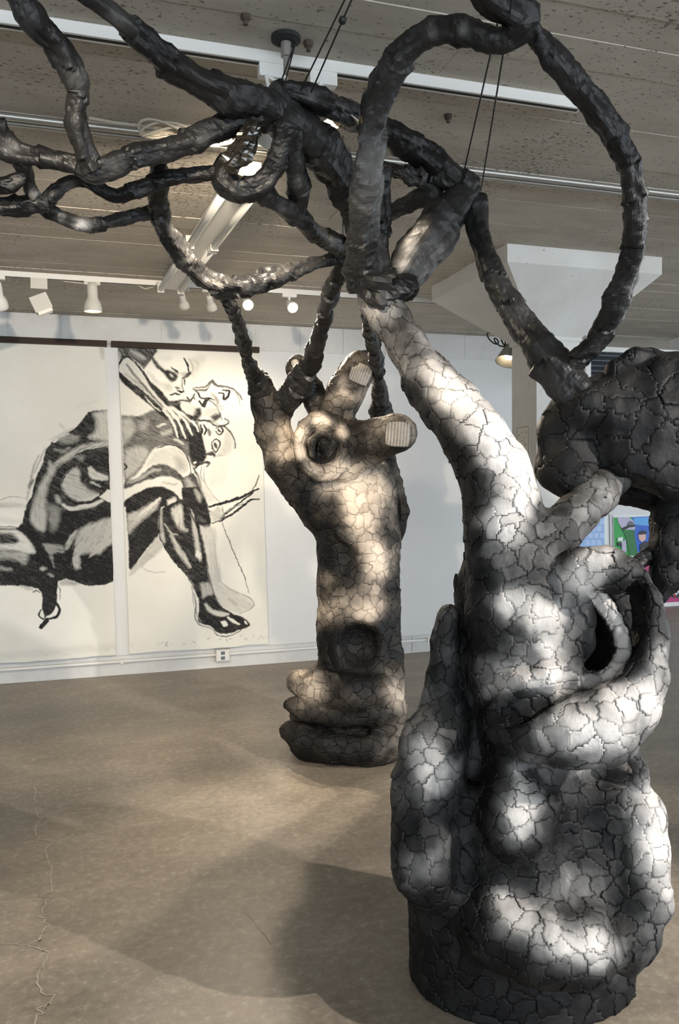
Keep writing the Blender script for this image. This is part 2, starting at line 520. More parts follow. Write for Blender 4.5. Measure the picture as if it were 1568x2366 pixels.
# lit lamps of the first track
HAND = np.array([1.35, 4.5, 1.3]); FIG = np.array([1.32, 2.32, 1.1])
pA, aA = flood_lamp(on(622, 142, 2, ZC)[0], YT1, (-.6, 3.6, 1.3), 'white flood lamp on the track, tilted towards the drawings, beside the cable anchor')
pB, aB = flood_lamp(on(735, 160, 2, ZC)[0], YT1, (1.45, 2.25, 1.5), 'bright white flood lamp on the track under the pair of hanging cables')
spot('flood_light', pA, (.1, 6.6, 1.3), 200, WARM, 85, .6, .04)
spot('flood_light', pB, (1.35, 2.9, 1.0), 38, WARM, 80, .5, .04)
# spotlights of the wall track
pL1, aL1 = par_lamp(on(568, 690, 1, YT2)[0], YT2, FIG + (-.3, -.6, -.6), 'lit spotlight on the wall track nearer the fluorescent fitting', True, drop=.04, s=.55)
pL2, aL2 = par_lamp(on(668, 695, 1, YT2)[0], YT2, FIG + (.3, -.6, -.6), 'lit spotlight on the wall track farther from the fluorescent fitting', True, drop=.04, s=.55)
spot('spot_light', pL1 + aL1 * .02, FIG + (-.5, .2, -.9), 150, WARM, 60, .4, .03)
spot('spot_light', pL2 + aL2 * .02, FIG + (.0, .2, -.9), 150, WARM, 60, .4, .03)
xx = on(213, 670, 1, YT2)[0]
pS0, aS0 = par_lamp(xx, YT2, (xx + .03, YT2 + .02, 0), 'large white bell spotlight hanging straight down from the wall track', True, drop=.02, s=.85, metal='offw')
xx = on(421, 680, 1, YT2)[0]
pS1, aS1 = par_lamp(xx, YT2, (1.1, YB, 1.9), 'small pale spotlight on the wall track just past the fluorescent fitting', True, drop=.04, s=.52, metal='offw')
xx = on(484, 686, 1, YT2)[0]
pS2, aS2 = par_lamp(xx, YT2, (1.4, YB, 1.7), 'small pale spotlight on the wall track behind the dark branch', True, drop=.04, s=.52, metal='offw')
xx = on(-8, 655, 1, YT2)[0]
pL3, aL3 = par_lamp(xx, YT2, (xx + .1, YB, 1.4), 'white spotlight on the wall track beyond the square head', False, drop=.05, s=.8)
# the two pale spotlights face the wall and wash the drawing with warm light; the big bell shines down
spot('spot_light', pS1 + aS1 * .02, (1.0, YB, 1.9), 34, WARM, 75, .8, .03)
spot('spot_light', pS2 + aS2 * .02, (1.35, YB, 1.6), 34, WARM, 75, .8, .03)
spot('spot_light', pS0 + aS0 * .02, pS0 + aS0, 25, NEUT, 80, .8, .03)
# square head lamp
xx = on(90, 650, 1, YT2)[0]
t = thing('track_square_lamp', 'white square lamp head turned aside on the wall track', 'spotlight', (xx, YT2, ZC - .034), 'track spotlights')
G().box((xx - .05, YT2 - .016, ZC - .10), (xx + .05, YT2 + .016, ZC - .034)).build('adapter', M['offw'], t)
G().obox((xx + .01, YT2, ZC - .19), ((1, 0, .45), (0, 1, 0), (-.45, 0, 1)), (.055, .04, .05)).build('housing', M['offw'], t)
G().obox((xx + .035, YT2, ZC - .242), ((1, 0, .45), (0, 1, 0), (-.45, 0, 1)), (.045, .034, .012)).build('lens', M['reflector'], t)
# slack flex along the wall track
P = [on(u, v, 1, YT2 + .03) for u, v in ((100, 634), (150, 650), (190, 655), (250, 648), (300, 642), (310, 655), (335, 668), (362, 660))]
tag(G().tube(P, .006, 6).build('track_flex', M['beige'], None, True), 'slack pale flex drooping from the wall track', 'cable')
# spotlights of the street side track: they light the tall figure from the front right
pK, aK = par_lamp(3.4, YT0, (1.35, 2.4, 1.0), 'white track spotlight near the street windows aimed at the tall bark figure', True, group='street track spotlights')
spot('spot_light', pK + aK * .02, (1.25, 2.45, 1.0), 430, NEUT, 50, .35, .025)
pK2, aK2 = par_lamp(-.9, YT0, (1.35, 4.7, 1.0), 'white track spotlight near the street windows aimed at the hand sculpture', True, group='street track spotlights')
spot('spot_light', pK2 + aK2 * .02, (1.3, 4.7, 1.0), 380, WARM, 40, .5, .03)

# ---------------------------------------------------------------- fluorescent fitting (bare two-tube strip)
a = np.array([.70, 3.42, ZC - .058]); b = np.array([.59, 5.52, ZC - .058])
t = thing('fluorescent_fitting', 'white two-tube fluorescent fitting, unlit, across the ceiling', 'ceiling light', (a + b) / 2)
ax = (b - a) / np.linalg.norm(b - a); sd = np.cross(ax, (0, 0, 1)); L = np.linalg.norm(b - a) / 2
G().obox((a + b) / 2 + (0, 0, .02), (ax, sd, (0, 0, 1)), (L, .05, .032)).build('channel', M['white'], t)
for sg in (-1, 1):
    for s0 in (-1, 1):
        c = (a + b) / 2 + ax * s0 * L * .5 + sd * sg * .065 - np.array([0, 0, .02])
        G().tube([c - ax * (L * .47), c + ax * (L * .47)], .019, 12).build('tube', M['tube'], t, True)
        for e in (-1, 1):
            G().obox(c + ax * e * L * .48 + np.array([0, 0, .012]), (ax, sd, (0, 0, 1)), (.012, .022, .035)).build('lampholder', M['offw'], t)
G().obox(a + np.array([0, 0, -.03]), (ax, sd, (0, 0, 1)), (.05, .045, .03)).build('junction_cover', M['offw'], t)

# ---------------------------------------------------------------- ceiling anchor and hanging cables
p = on(660, 85, 2, ZC)
t = thing('ceiling_anchor', 'black steel anchor bolt with washer screwed into the concrete ceiling', 'anchor', (p[0], p[1], ZC))
G().lathe([(.045, 0.0), (.045, -.012), (.03, -.018)], (p[0], p[1], ZC), (0, 0, 1), 16).build('washer', M['dark'], t)
G().lathe([(.016, -.015), (.016, -.06), (.009, -.062), (.009, -.11)], (p[0], p[1], ZC), (0, 0, 1), 12).build('bolt', M['steel'], t)
for (u, v, w_) in ((567, 35, 'between the thick canopy limb and the anchor bolt'), (1035, 266, 'beyond the track, beside the paired cables'), (712, 97, 'right next to the anchor bolt')):
    q = on(u, v, 2, ZC)
    tag(G().lathe([(.016, .004), (.014, -.012), (.007, -.018), (.007, -.028)], (q[0], q[1], ZC), (0, 0, 1), 10).build('ceiling_stud', M['rust']),
        'small rusty stud in the concrete ceiling, ' + w_, 'stud', 'rusty ceiling studs')


def cable(top, bot, lab, grp=None, r=.003, clip=None):
    t = thing('hanging_cable', lab, 'cable', bot, grp)
    G().tube([top, bot], r, 6).build('wire', M['black'], t)
    if clip is not None:
        c = np.array(top) + (np.array(bot) - np.array(top)) * clip; d = (np.array(top) - np.array(bot)); d /= np.linalg.norm(d)
        G().lathe([(.004, -.012), (.011, -.004), (.011, .004), (.004, .012)], c, d, 10).build('cable_clip', M['black'], t, True)
    return t


for (tu, tv, bu, bv, dt, db, lab, cl) in (
        (825, -60, 683, 232, 2.08, 2.45, 'plain black cable from ceiling to the thick canopy limb, beside the cable with a clip', None),
        (838, -60, 707, 240, 2.08, 2.46, 'black cable with a clip hung over the thick canopy limb', .52),
        (1152, 40, 1068, 412, 2.12, 2.88, 'plain black cable dropping to the dark knot beside the clipped one', None),
        (1166, 100, 1112, 432, 2.12, 2.90, 'black cable with a clip dropping to the dark knot', .38),
        (1206, -40, 1208, 30, 1.98, 2.06, 'short black cable above the top knot of the arching branch, upright one', None),
        (1222, -40, 1245, 62, 1.98, 2.07, 'short black cable above the top knot of the arching branch, slanting one', None),
        (680, 95, 655, 205, 2.44, 2.45, 'black cable looped from the ceiling anchor to the branch stub, straight one', None),
        (676, 95, 645, 200, 2.44, 2.44, 'black cable looped from the ceiling anchor to the branch stub, slanted one', None),
        (792, 345, 792, 560, 3.2, 3.3, 'single black cable dropping to the thin branch junction', None)):
    _b1, _t1 = W(bu, bv, db), W(tu, tv, dt)
    if tv < 300 and tu != 680 and tu != 676: _t1 = _b1 + (_t1 - _b1) * (ZC - _b1[2]) / (_t1[2] - _b1[2])
    elif tv > 300: _t1[2] = ZC
    else: _t1 = np.array([p[0] + .03, p[1], ZC - .012])
    cable(_t1, _b1, lab, 'black suspension cables', .0026, cl)

# ---------------------------------------------------------------- clip lamp on the column, sheet pinned to the column
c0 = np.array([cx - hw, 4.66, 0])
j = W(1181, 796, 5.62)
p = np.array([j[0], cy + hw, j[2] + .02])
t = thing('clip_lamp', 'clamp lamp with a grey cone shade fixed behind the square column', 'lamp', (j[0], cy + hw, j[2]))
dr = np.array([-.35, -.25, -1.0]); dr /= np.linalg.norm(dr)
shd = G().lathe([(.018, -.06), (.024, -.02), (.03, .0), (.045, .03), (.085, .13), (.088, .135), (.083, .133), (.04, .03), (.01, .02)], j, dr, 24).build('shade', M['steel'], t, True)
G().lathe([(.001, .03), (.03, .05), (.036, .085), (.02, .11), (.001, .115)], j, dr, 16).build('bulb', M['glow'], shd, True)
G().box((max(j[0] - .02, cx - hw + .005), cy + hw + .001, p[2] - .01), (cx - hw + .07, j[1] + .012, p[2] + .03)).build('clamp', M['black'], t)
P = []
for k in range(60):
    s = k / 59
    P.append(j + np.array([-.01 - .17 * s + .028 * math.sin(s * 19), -.02 * s, -.015 + .055 * s + .030 * math.cos(s * 19 + .6) * (1 - .2 * s) + .012 * math.sin(s * 7)]))
G().tube(P, .005, 6).build('flex', M['black'], t, True)
spot('clip_lamp_light', j + dr * .1, j + dr * 2, 12, WARM, 110, .6, .03)

q0 = on(1191, 985, 0, cx - hw - .002); q1 = on(1224, 1083, 0, cx - hw - .002)
t = thing('floor_plan_sheet', 'cream sheet with a line plan pinned to the side of the square column', 'paper', (cx - hw, q0[1], q1[2]))
ys, zs = sorted((q0[1], q1[1])), sorted((q0[2], q1[2]))
G().box((cx - hw - .003, ys[0], zs[0]), (cx - hw - .0008, ys[1], zs[1])).build('sheet', M['sheet'], t)
g = G()
xq = cx - hw - .0036
def ln(a, b):
    ya, yb = sorted((ys[1] + (ys[0] - ys[1]) * a[0], ys[1] + (ys[0] - ys[1]) * b[0])); za, zb = sorted((zs[1] + (zs[0] - zs[1]) * a[1], zs[1] + (zs[0] - zs[1]) * b[1]))
    g.box((xq, ya - .0015, za - .0015), (xq + .0008, yb + .0015, zb + .0015))
for a, b in (((.08, .04), (.9, .04)), ((.08, .04), (.08, .75)), ((.9, .04), (.9, .62)), ((.08, .75), (.45, .75)), ((.45, .75), (.45, .95)), ((.45, .95), (.95, .95)), ((.95, .62), (.95, .95)), ((.9, .62), (.95, .62)), ((.3, .5), (.3, .75)), ((.45, .8), (.85, .8))): ln(a, b)
for k in range(14):
    a = (.15 + .65 * RNG.random(), .1 + .38 * RNG.random()); ln(a, (a[0] + .03, a[1] + .008))
g.build('plan_lines', M['ink'], t)

# ---------------------------------------------------------------- the bay at the right: prints on the far wall
def flat(x0, z0, x1, z1, dy):
    return G().box((min(x0, x1), YF - dy - .002, min(z0, z1)), (max(x0, x1), YF - dy, max(z0, z1)))


def fp(u, v):
    q = on(u, v, 1, YF); return q[0], q[2]


def shape(px, dy):
    P = [fp(*q) for q in px]; n = len(P)
    # counter-clockwise seen from the room
    A = sum(P[i][0] * P[(i + 1) % n][1] - P[(i + 1) % n][0] * P[i][1] for i in range(n))
    if A < 0: P = P[::-1]
    V = [(x, YF - dy - .002, z) for x, z in P] + [(x, YF - dy, z) for x, z in P]
    return G().add(V, [tuple(range(n)), tuple(range(2 * n - 1, n - 1, -1))] + [(i, n + i, n + (i + 1) % n, (i + 1) % n) for i in range(n)])


def z4(*pts): return [(1300 + x / 5.85, 1150 + y / 5.85) for x, y in pts]


t = thing('green_print', 'framed print with green and blue figures on the far white wall', 'picture', (6.3, YF - .01, .6))
shape(z4((665, 240), (1330, 215), (1330, 800), (680, 815)), .012).build('board', M['inkw'], t)
shape(z4((672, 268), (940, 262), (1000, 780), (690, 800)), .016).build('green_field', M['green'], t)
shape(z4((920, 262), (1300, 245), (1300, 770), (1010, 780), (960, 600), (950, 400)), .018).build('blue_field', M['blue'], t)
shape(z4((940, 270), (1290, 255), (1290, 380), (1080, 375), (950, 360)), .020).build('sky_band', M['lblue'], t)
shape(z4((715, 280), (760, 262), (860, 262), (930, 300), (960, 390), (950, 440), (900, 430), (850, 430), (790, 440), (740, 350)), .022).build('pale_head', M['lav'], t)
shape(z4((850, 340), (890, 310), (930, 330), (950, 370), (840, 400)), .024).build('goggle', M['grey'], t)
shape(z4((775, 410), (860, 370), (950, 365), (955, 390), (880, 400), (790, 450)), .026).build('mask_band', M['ink'], t)
shape(z4((800, 450), (940, 430), (960, 560), (990, 770), (880, 770), (840, 560)), .023).build('green_coat', M['dgreen'], t)
shape(z4((720, 540), (790, 530), (790, 590), (720, 580)), .027).build('silver_bar', M['inkw'], t)
shape(z4((770, 600), (830, 560), (840, 720), (800, 740), (775, 700)), .027).build('silver_grip', M['lav'], t)
shape(z4((710, 600), (770, 610), (780, 660), (720, 650)), .027).build('dark_case', M['ink'], t)
shape(z4((1000, 490), (1050, 450), (1100, 470), (1100, 560), (1050, 600), (1010, 560)), .024).build('small_face', M['skin'], t)
shape(z4((1000, 480), (1050, 440), (1110, 455), (1110, 490), (1010, 500)), .026).build('cap', M['ink'], t)
shape(z4((1020, 640), (1080, 590), (1200, 600), (1200, 780), (1030, 780)), .026).build('dark_jacket', M['ink'], t)
t = thing('pale_brick_print', 'pale blue print of brickwork beside the green print on the far wall', 'picture', (5.8, YF - .01, .6))
shape(z4((200, 250), (600, 225), (612, 740), (200, 760)), .012).build('board', M['inkw'], t)
shape(z4((220, 275), (545, 268), (550, 690), (220, 700)), .016).build('brick_field', M['pale'], t)
g = None
for r in range(4):
    for c in range(4):
        x = 250 + c * 78 + (r % 2) * 38; yy = 290 + r * 95
        if x + 60 < 545: shape(z4((x, yy), (x + 62, yy - 1), (x + 62, yy + 62), (x, yy + 63)), .018).build('brick_mark', M['brickp'], t)
shape(z4((606, 215), (614, 215), (624, 760), (616, 760)), .02).build('edge_strip', M['ink'], t)
t = thing('magenta_panel', 'magenta wall panel with a black disc and crossed white eyes', 'mural', (6.8, YF - .01, 0))
shape(z4((500, 860), (2600, 790), (2600, 1340), (500, 1470)), .006).build('panel', M['magenta'], t)
import math as _m
def ell(cx_, cy_, rx, ry, dy, n=28): return shape(z4(*[(cx_ + rx * _m.cos(2 * _m.pi * k / n), cy_ + ry * _m.sin(2 * _m.pi * k / n)) for k in range(n)]), dy)
ell(1520, 1130, 230, 220, .010).build('black_disc', M['ink'], t)
for ex, ey in ((1495, 1235), (1520, 1005)):
    ell(ex, ey, 68, 82, .014).build('white_eye', M['inkw'], t)
    for s in (-1, 1):
        shape(z4((ex - 42, ey - 45 * s), (ex - 22, ey - 55 * s), (ex + 42, ey + 45 * s), (ex + 22, ey + 55 * s)), .018 + .002 * s).build('cross_bar', M['ink'], t)
    shape(z4((ex - 5, ey + 40), (ex + 14, ey + 85), (ex, ey + 105), (ex - 18, ey + 85)), .023).build('red_drop', M['red'], t)
# louvred ventilation unit hung under the ceiling of the bay
a0 = W(1362, 812, 7.3); yl = a0[1]; a1 = on(1362, 885, 1, yl); x0_, x1_ = a0[0], a0[0] + 1.1
t = thing('louvre_unit', 'dark louvred ventilation unit with white frame hung from the ceiling behind the hood', 'vent', (x0_, yl, ZC))
G().box((x0_, yl + .03, a1[2]), (x1_, yl + .30, a0[2])).build('casing', M['dark'], t)
for k in range(6):
    z = a1[2] + (a0[2] - a1[2]) * (k + .5) / 6
    G().obox(((x0_ + x1_) / 2, yl + .012, z), ((1, 0, 0), (0, 1, .5), (0, -.5, 1)), ((x1_ - x0_) / 2, .022, .004)).build('louvre', M['grey'], t)
G().box((x0_ - .055, yl - .02, a1[2] - .03), (x0_ - .001, yl + .30, ZC + .004)).build('frame_post', M['white'], t)
G().box((x0_, yl - .02, a0[2] + .001), (x1_, yl + .30, a0[2] + .045)).build('frame_head', M['white'], t)
G().box((x1_ + .001, yl - .02, a1[2] - .03), (x1_ + .055, yl + .30, ZC + .004)).build('frame_post', M['white'], t)

# ================================================================ SCULPTURE TOOLS
class SDF:
    """signed distance volume built from tapered limbs and lumps, meshed with surface nets"""
    def __init__(s, lo, hi, h):
        s.lo = np.array(lo, float); s.h = h
        s.n = np.ceil((np.array(hi) - s.lo) / h).astype(int) + 1
        s.f = np.full(s.n, 1.0, np.float32); s.off = 0.0
        s.ax = [(s.lo[i] + h * np.arange(s.n[i])).astype(np.float32) for i in range(3)]

    def _win(s, lo, hi):
        a = np.maximum(np.floor((np.array(lo) - s.lo) / s.h).astype(int), 0)
        b = np.minimum(np.ceil((np.array(hi) - s.lo) / s.h).astype(int) + 1, s.n)
        if (b <= a).any(): return None
        sl = tuple(slice(a[i], b[i]) for i in range(3))
        return sl, s.ax[0][sl[0]][:, None, None], s.ax[1][sl[1]][None, :, None], s.ax[2][sl[2]][None, None, :]

    def _comb(s, sl, d, k, sub):
        f = s.f[sl]
        if sub:
            d = -d; h = np.clip(.5 - .5 * (d - f) / -k * -1, 0, 1) if False else np.clip(.5 + .5 * (d - f) / k, 0, 1)
            s.f[sl] = f + (d - f) * h + k * h * (1 - h)
        else:
            h = np.clip(.5 + .5 * (f - d) / k, 0, 1)
            s.f[sl] = f + (d - f) * h - k * h * (1 - h)

    def cone(s, a, b, ra, rb, k=.02, sub=False):
        m = max(ra, rb) + k * 2 + .05
        w = s._win(np.minimum(a, b) - m, np.maximum(a, b) + m)
        if w is None: return
        sl, X, Y, Z = w
        ba = (b - a); L2 = float(ba @ ba) + 1e-9
        t = np.clip(((X - a[0]) * ba[0] + (Y - a[1]) * ba[1] + (Z - a[2]) * ba[2]) / L2, 0, 1).astype(np.float32)
        d = np.sqrt((X - a[0] - t * ba[0]) ** 2 + (Y - a[1] - t * ba[1]) ** 2 + (Z - a[2] - t * ba[2]) ** 2) - (ra + (rb - ra) * t)
        s._comb(sl, d.astype(np.float32), k, sub)

    def chain(s, pts, k=.02, sub=False):
        """pts: (u, v, depth, radius in photo pixels at that depth)"""
        P = [W(p[0], p[1], p[2] + s.off) for p in pts]; R = [p[3] * (p[2] + s.off) / FPX for p in pts]
        for i in range(len(P) - 1): s.cone(P[i], P[i + 1], R[i], R[i + 1], k, sub)

    def ell(s, u, v, d, ru, rv, rd, k=.02, sub=False, rot=0.0):
        d = d + s.off; c = W(u, v, d); r = np.array([ru * d / FPX, rv * d / FPX, rd])
        m = r.max() + k * 2 + .03
        w = s._win(c - m, c + m)
        if w is None: return
        sl, X, Y, Z = w
        X = X - c[0]; Y = Y - c[1]; Z = Z - c[2]
        ca, sa = math.cos(math.radians(rot)), math.sin(math.radians(rot))
        A, B = RT * ca - UP * sa, UP * ca + RT * sa
        p = [(X * q[0] + Y * q[1] + Z * q[2]) for q in (A, B, FW)]
        k0 = np.sqrt(sum((p[i] / r[i]) ** 2 for i in range(3))); k1 = np.sqrt(sum((p[i] / r[i] ** 2) ** 2 for i in range(3))) + 1e-6
        s._comb(sl, (k0 * (k0 - 1) / k1).astype(np.float32), k, sub)

    def drum(s, cx, cy, a, b, z0, z1, k=.02):
        """upright oval drum; long axis across the view"""
        sl, X, Y, Z = s._win((cx - .6, cy - .6, z0 - .1), (cx + .6, cy + .6, z1 + .1))
        p = (X - cx) * _r0[0] + (Y - cy) * _r0[1]; q = (X - cx) * math.sin(_a) + (Y - cy) * math.cos(_a)
        d = (np.sqrt((p / a) ** 2 + (q / b) ** 2) - 1) * min(a, b)
        e = np.abs(Z - (z0 + z1) / 2) - (z1 - z0) / 2
        s._comb(sl, np.maximum(d + 0 * Z, e + 0 * d).astype(np.float32), k, False)

    def mesh(s, noise=((9, .006, 3),), flat_floor=True):
        f = s.f; n = f.shape
        ins = f < 0
        c = [ins[i:n[0] - 1 + i, j:n[1] - 1 + j, l:n[2] - 1 + l] for i in (0, 1) for j in (0, 1) for l in (0, 1)]
        cnt = sum(x.astype(np.int8) for x in c); act = (cnt > 0) & (cnt < 8)
        I = np.argwhere(act); idx = np.full(act.shape, -1, np.int64); idx[act] = np.arange(len(I))
        acc = np.zeros((len(I), 3)); m = np.zeros(len(I))
        cor = [(i, j, l) for i in (0, 1) for j in (0, 1) for l in (0, 1)]
        vals = [f[I[:, 0] + q[0], I[:, 1] + q[1], I[:, 2] + q[2]] for q in cor]
        for a in range(8):
            for b in range(a + 1, 8):
                if sum(abs(cor[a][t] - cor[b][t]) for t in range(3)) != 1: continue
                va, vb = vals[a], vals[b]; x = (va < 0) != (vb < 0)
                t = np.where(x, va / np.where(x, va - vb, 1), 0)
                acc += x[:, None] * (np.array(cor[a]) + t[:, None] * (np.array(cor[b]) - np.array(cor[a]))); m += x
        V = s.lo + s.h * (I + acc / m[:, None])
        Q = []
        for ax in range(3):
            o1, o2 = [(1, 2), (2, 0), (0, 1)][ax]
            sh = [slice(None)] * 3; sh[ax] = slice(0, -1); sh2 = [slice(None)] * 3; sh2[ax] = slice(1, None)
            A, B = ins[tuple(sh)], ins[tuple(sh2)]
            for E_, flip in ((A & ~B, False), (~A & B, True)):
                p = np.argwhere(E_)
                ok = (p[:, o1] > 0) & (p[:, o2] > 0) & (p[:, o1] < n[o1] - 1) & (p[:, o2] < n[o2] - 1); p = p[ok]
                d1 = np.zeros(3, int); d1[o1] = 1; d2 = np.zeros(3, int); d2[o2] = 1
                qs = [p - d1 - d2, p - d2, p, p - d1]
                q = np.stack([idx[t[:, 0], t[:, 1], t[:, 2]] for t in qs], 1)
                if flip: q = q[:, ::-1]
                Q.append(q)
        Q = np.concatenate(Q); Q = Q[(Q >= 0).all(1)]
        # two passes of smoothing, then lumps
        for _ in range(2):
            a = np.zeros_like(V); w = np.zeros(len(V))
            for i in range(4):
                np.add.at(a, Q[:, i], V[Q[:, (i + 1) % 4]] + V[Q[:, (i + 3) % 4]]); np.add.at(w, Q[:, i], 2)
            V = np.where(w[:, None] > 0, .5 * V + .5 * a / np.maximum(w, 1)[:, None], V)
        Nn = vnormals(V, Q)
        for sc, am, oc in noise:
            V = V + Nn * (am * fbm(V, sc, oc))[:, None]
        return V, Q


def vnormals(V, Q):
    fn = np.cross(V[Q[:, 2]] - V[Q[:, 0]], V[Q[:, 3]] - V[Q[:, 1]])
    n = np.zeros_like(V)
    for i in range(4): np.add.at(n, Q[:, i], fn)
    return n / (np.linalg.norm(n, axis=1)[:, None] + 1e-12)


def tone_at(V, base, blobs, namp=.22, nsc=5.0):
    """charcoal tone of the paper: soft airbrushed patches, with light and shade painted in, over a mottled ground. blobs: (u, v, radius px, tone)"""
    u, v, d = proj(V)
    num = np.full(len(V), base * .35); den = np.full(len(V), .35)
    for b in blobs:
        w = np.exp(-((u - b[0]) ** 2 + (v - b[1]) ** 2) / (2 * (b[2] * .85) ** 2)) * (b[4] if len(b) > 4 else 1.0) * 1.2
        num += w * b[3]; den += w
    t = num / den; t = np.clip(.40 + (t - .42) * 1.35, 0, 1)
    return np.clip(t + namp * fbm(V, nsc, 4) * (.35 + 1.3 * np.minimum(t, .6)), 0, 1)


def plates(thing_, V, Q, tone, r, matl, lift=(.002, .007), gap=.0028, curl=.004, warp=.02, maxp=300, seed=3):
    """torn paper scales covering a body: every scale a shell of its own, lifted off the dark body under it"""
    rng = np.random.default_rng(seed)
    C = V[Q].mean(1); Nn = vnormals(V, Q)
    fn = np.cross(V[Q[:, 2]] - V[Q[:, 0]], V[Q[:, 3]] - V[Q[:, 1]]); area = .5 * np.linalg.norm(fn, axis=1)
    fn /= np.linalg.norm(fn, axis=1)[:, None] + 1e-12
    Cw = C + warp * np.stack([fbm(C + 3.1 * i, 14, 3) for i in range(3)], 1) + warp * .5 * np.stack([fbm(C + 5.3 * i, 45, 2) for i in range(3)], 1)
    Cn = np.concatenate([Cw, fn * r * .55], 1)
    order = rng.permutation(len(Q)); seeds = np.zeros((0, 6)); keep = []
    rad = r * (.55 + .9 * rng.random(len(Q)))
    buf = np.zeros((6000, 6)); nb = 0
    for i in order:
        if nb:
            dd = ((buf[:nb] - Cn[i]) ** 2).sum(1).min()
            if dd < rad[i] ** 2: continue
        buf[nb] = Cn[i]; nb += 1
        if nb >= 5999: break
    S = buf[:nb]
    cell = np.empty(len(Q), int)
    for a in range(0, len(Q), 4000):
        q = Cn[a:a + 4000]
        cell[a:a + 4000] = ((q ** 2).sum(1)[:, None] - 2 * q @ S.T + (S ** 2).sum(1)[None]).argmin(1)
    vd = CAM - C; vd /= np.linalg.norm(vd, axis=1)[:, None]
    vis = np.bincount(cell, area * np.maximum(0, (fn * vd).sum(1)), nb)
    rank = np.argsort(-vis); so = np.argsort(cell, kind='stable'); st = np.searchsorted(cell[so], np.arange(nb + 1))
    restV, restQ, restT, off = [], [], [], 0
    for pos, ci in enumerate(rank):
        fi = so[st[ci]:st[ci + 1]]
        if len(fi) < 2: continue
        q = Q[fi]; uv, inv = np.unique(q, return_inverse=True); ql = inv.reshape(q.shape)
        P = V[uv]; nn = Nn[uv]; c = P.mean(0)
        e = np.concatenate([ql[:, [i, (i + 1) % 4]] for i in range(4)])
        key = np.sort(e, 1); kk = key[:, 0] * 100003 + key[:, 1]
        _, ix, ct = np.unique(kk, return_index=True, return_counts=True)
        be = e[ix[ct == 1]]; bd = np.zeros(len(uv), bool); bd[be.ravel()] = True
        lf = lift[0] + (lift[1] - lift[0]) * rng.random() ** 1.6
        tl = rng.normal(size=3) * .03
        up = np.maximum(lf + (P - c) @ tl, .0012)
        din = c - P; din -= nn * (din * nn).sum(1)[:, None]; dl = np.linalg.norm(din, axis=1)[:, None] + 1e-9
        jag = fbm(P, 55, 2)
        T = P + nn * up[:, None]
        gp = gap * np.clip(.25 + 2.6 * fbm(P + 9.7, 9, 2), 0, 2.2)
        T[bd] += (din / dl * np.minimum((gp * (1 + .9 * jag))[:, None], dl * .5) + nn * np.maximum(0, curl * (fbm(P + ci, 16, 2) * 2.4 - .5))[:, None])[bd]
        b = np.flatnonzero(bd); mp = np.full(len(uv), -1); mp[b] = len(uv) + np.arange(len(b))
        low = P[b] - nn[b] * .0015
        Vp = np.concatenate([T, low]); Qp = np.concatenate([ql, np.stack([be[:, 1], be[:, 0], mp[be[:, 0]], mp[be[:, 1]]], 1)])
        dt = rng.normal() * .035
        tt = tone[uv] + dt
        tt = np.concatenate([np.where(bd, tt * .93, tt), tone[uv][b] * .10])
        if pos < maxp:
            me = fastmesh('paper_scale', Vp, Qp, tt)
            link('paper_scale', me, matl, thing_, False)
        else:
            restV.append(Vp); restQ.append(Qp + off); restT.append(tt); off += len(Vp)
    if restV:
        o = link('paper_scale_field', fastmesh('paper_scale_field', np.concatenate(restV), np.concatenate(restQ), np.concatenate(restT)), matl, thing_, False)
        o['kind'] = 'stuff'


def spline(P, step):
    """Catmull-Rom through rows of P (any number of columns), resampled about every step metres"""
    P = np.asarray(P, float); out = []
    E = np.vstack([2 * P[0] - P[1], P, 2 * P[-1] - P[-2]])
    for i in range(1, len(E) - 2):
        p0, p1, p2, p3 = E[i - 1], E[i], E[i + 1], E[i + 2]
        n = max(2, int(np.linalg.norm(p2[:3] - p1[:3]) / step))
        for k in range(n):
            t = k / n
            out.append(.5 * ((2 * p1) + (-p0 + p2) * t + (2 * p0 - 5 * p1 + 4 * p2 - p3) * t ** 2 + (-p0 + 3 * p1 - 3 * p2 + p3) * t ** 3))
    out.append(E[-2]); return np.array(out)


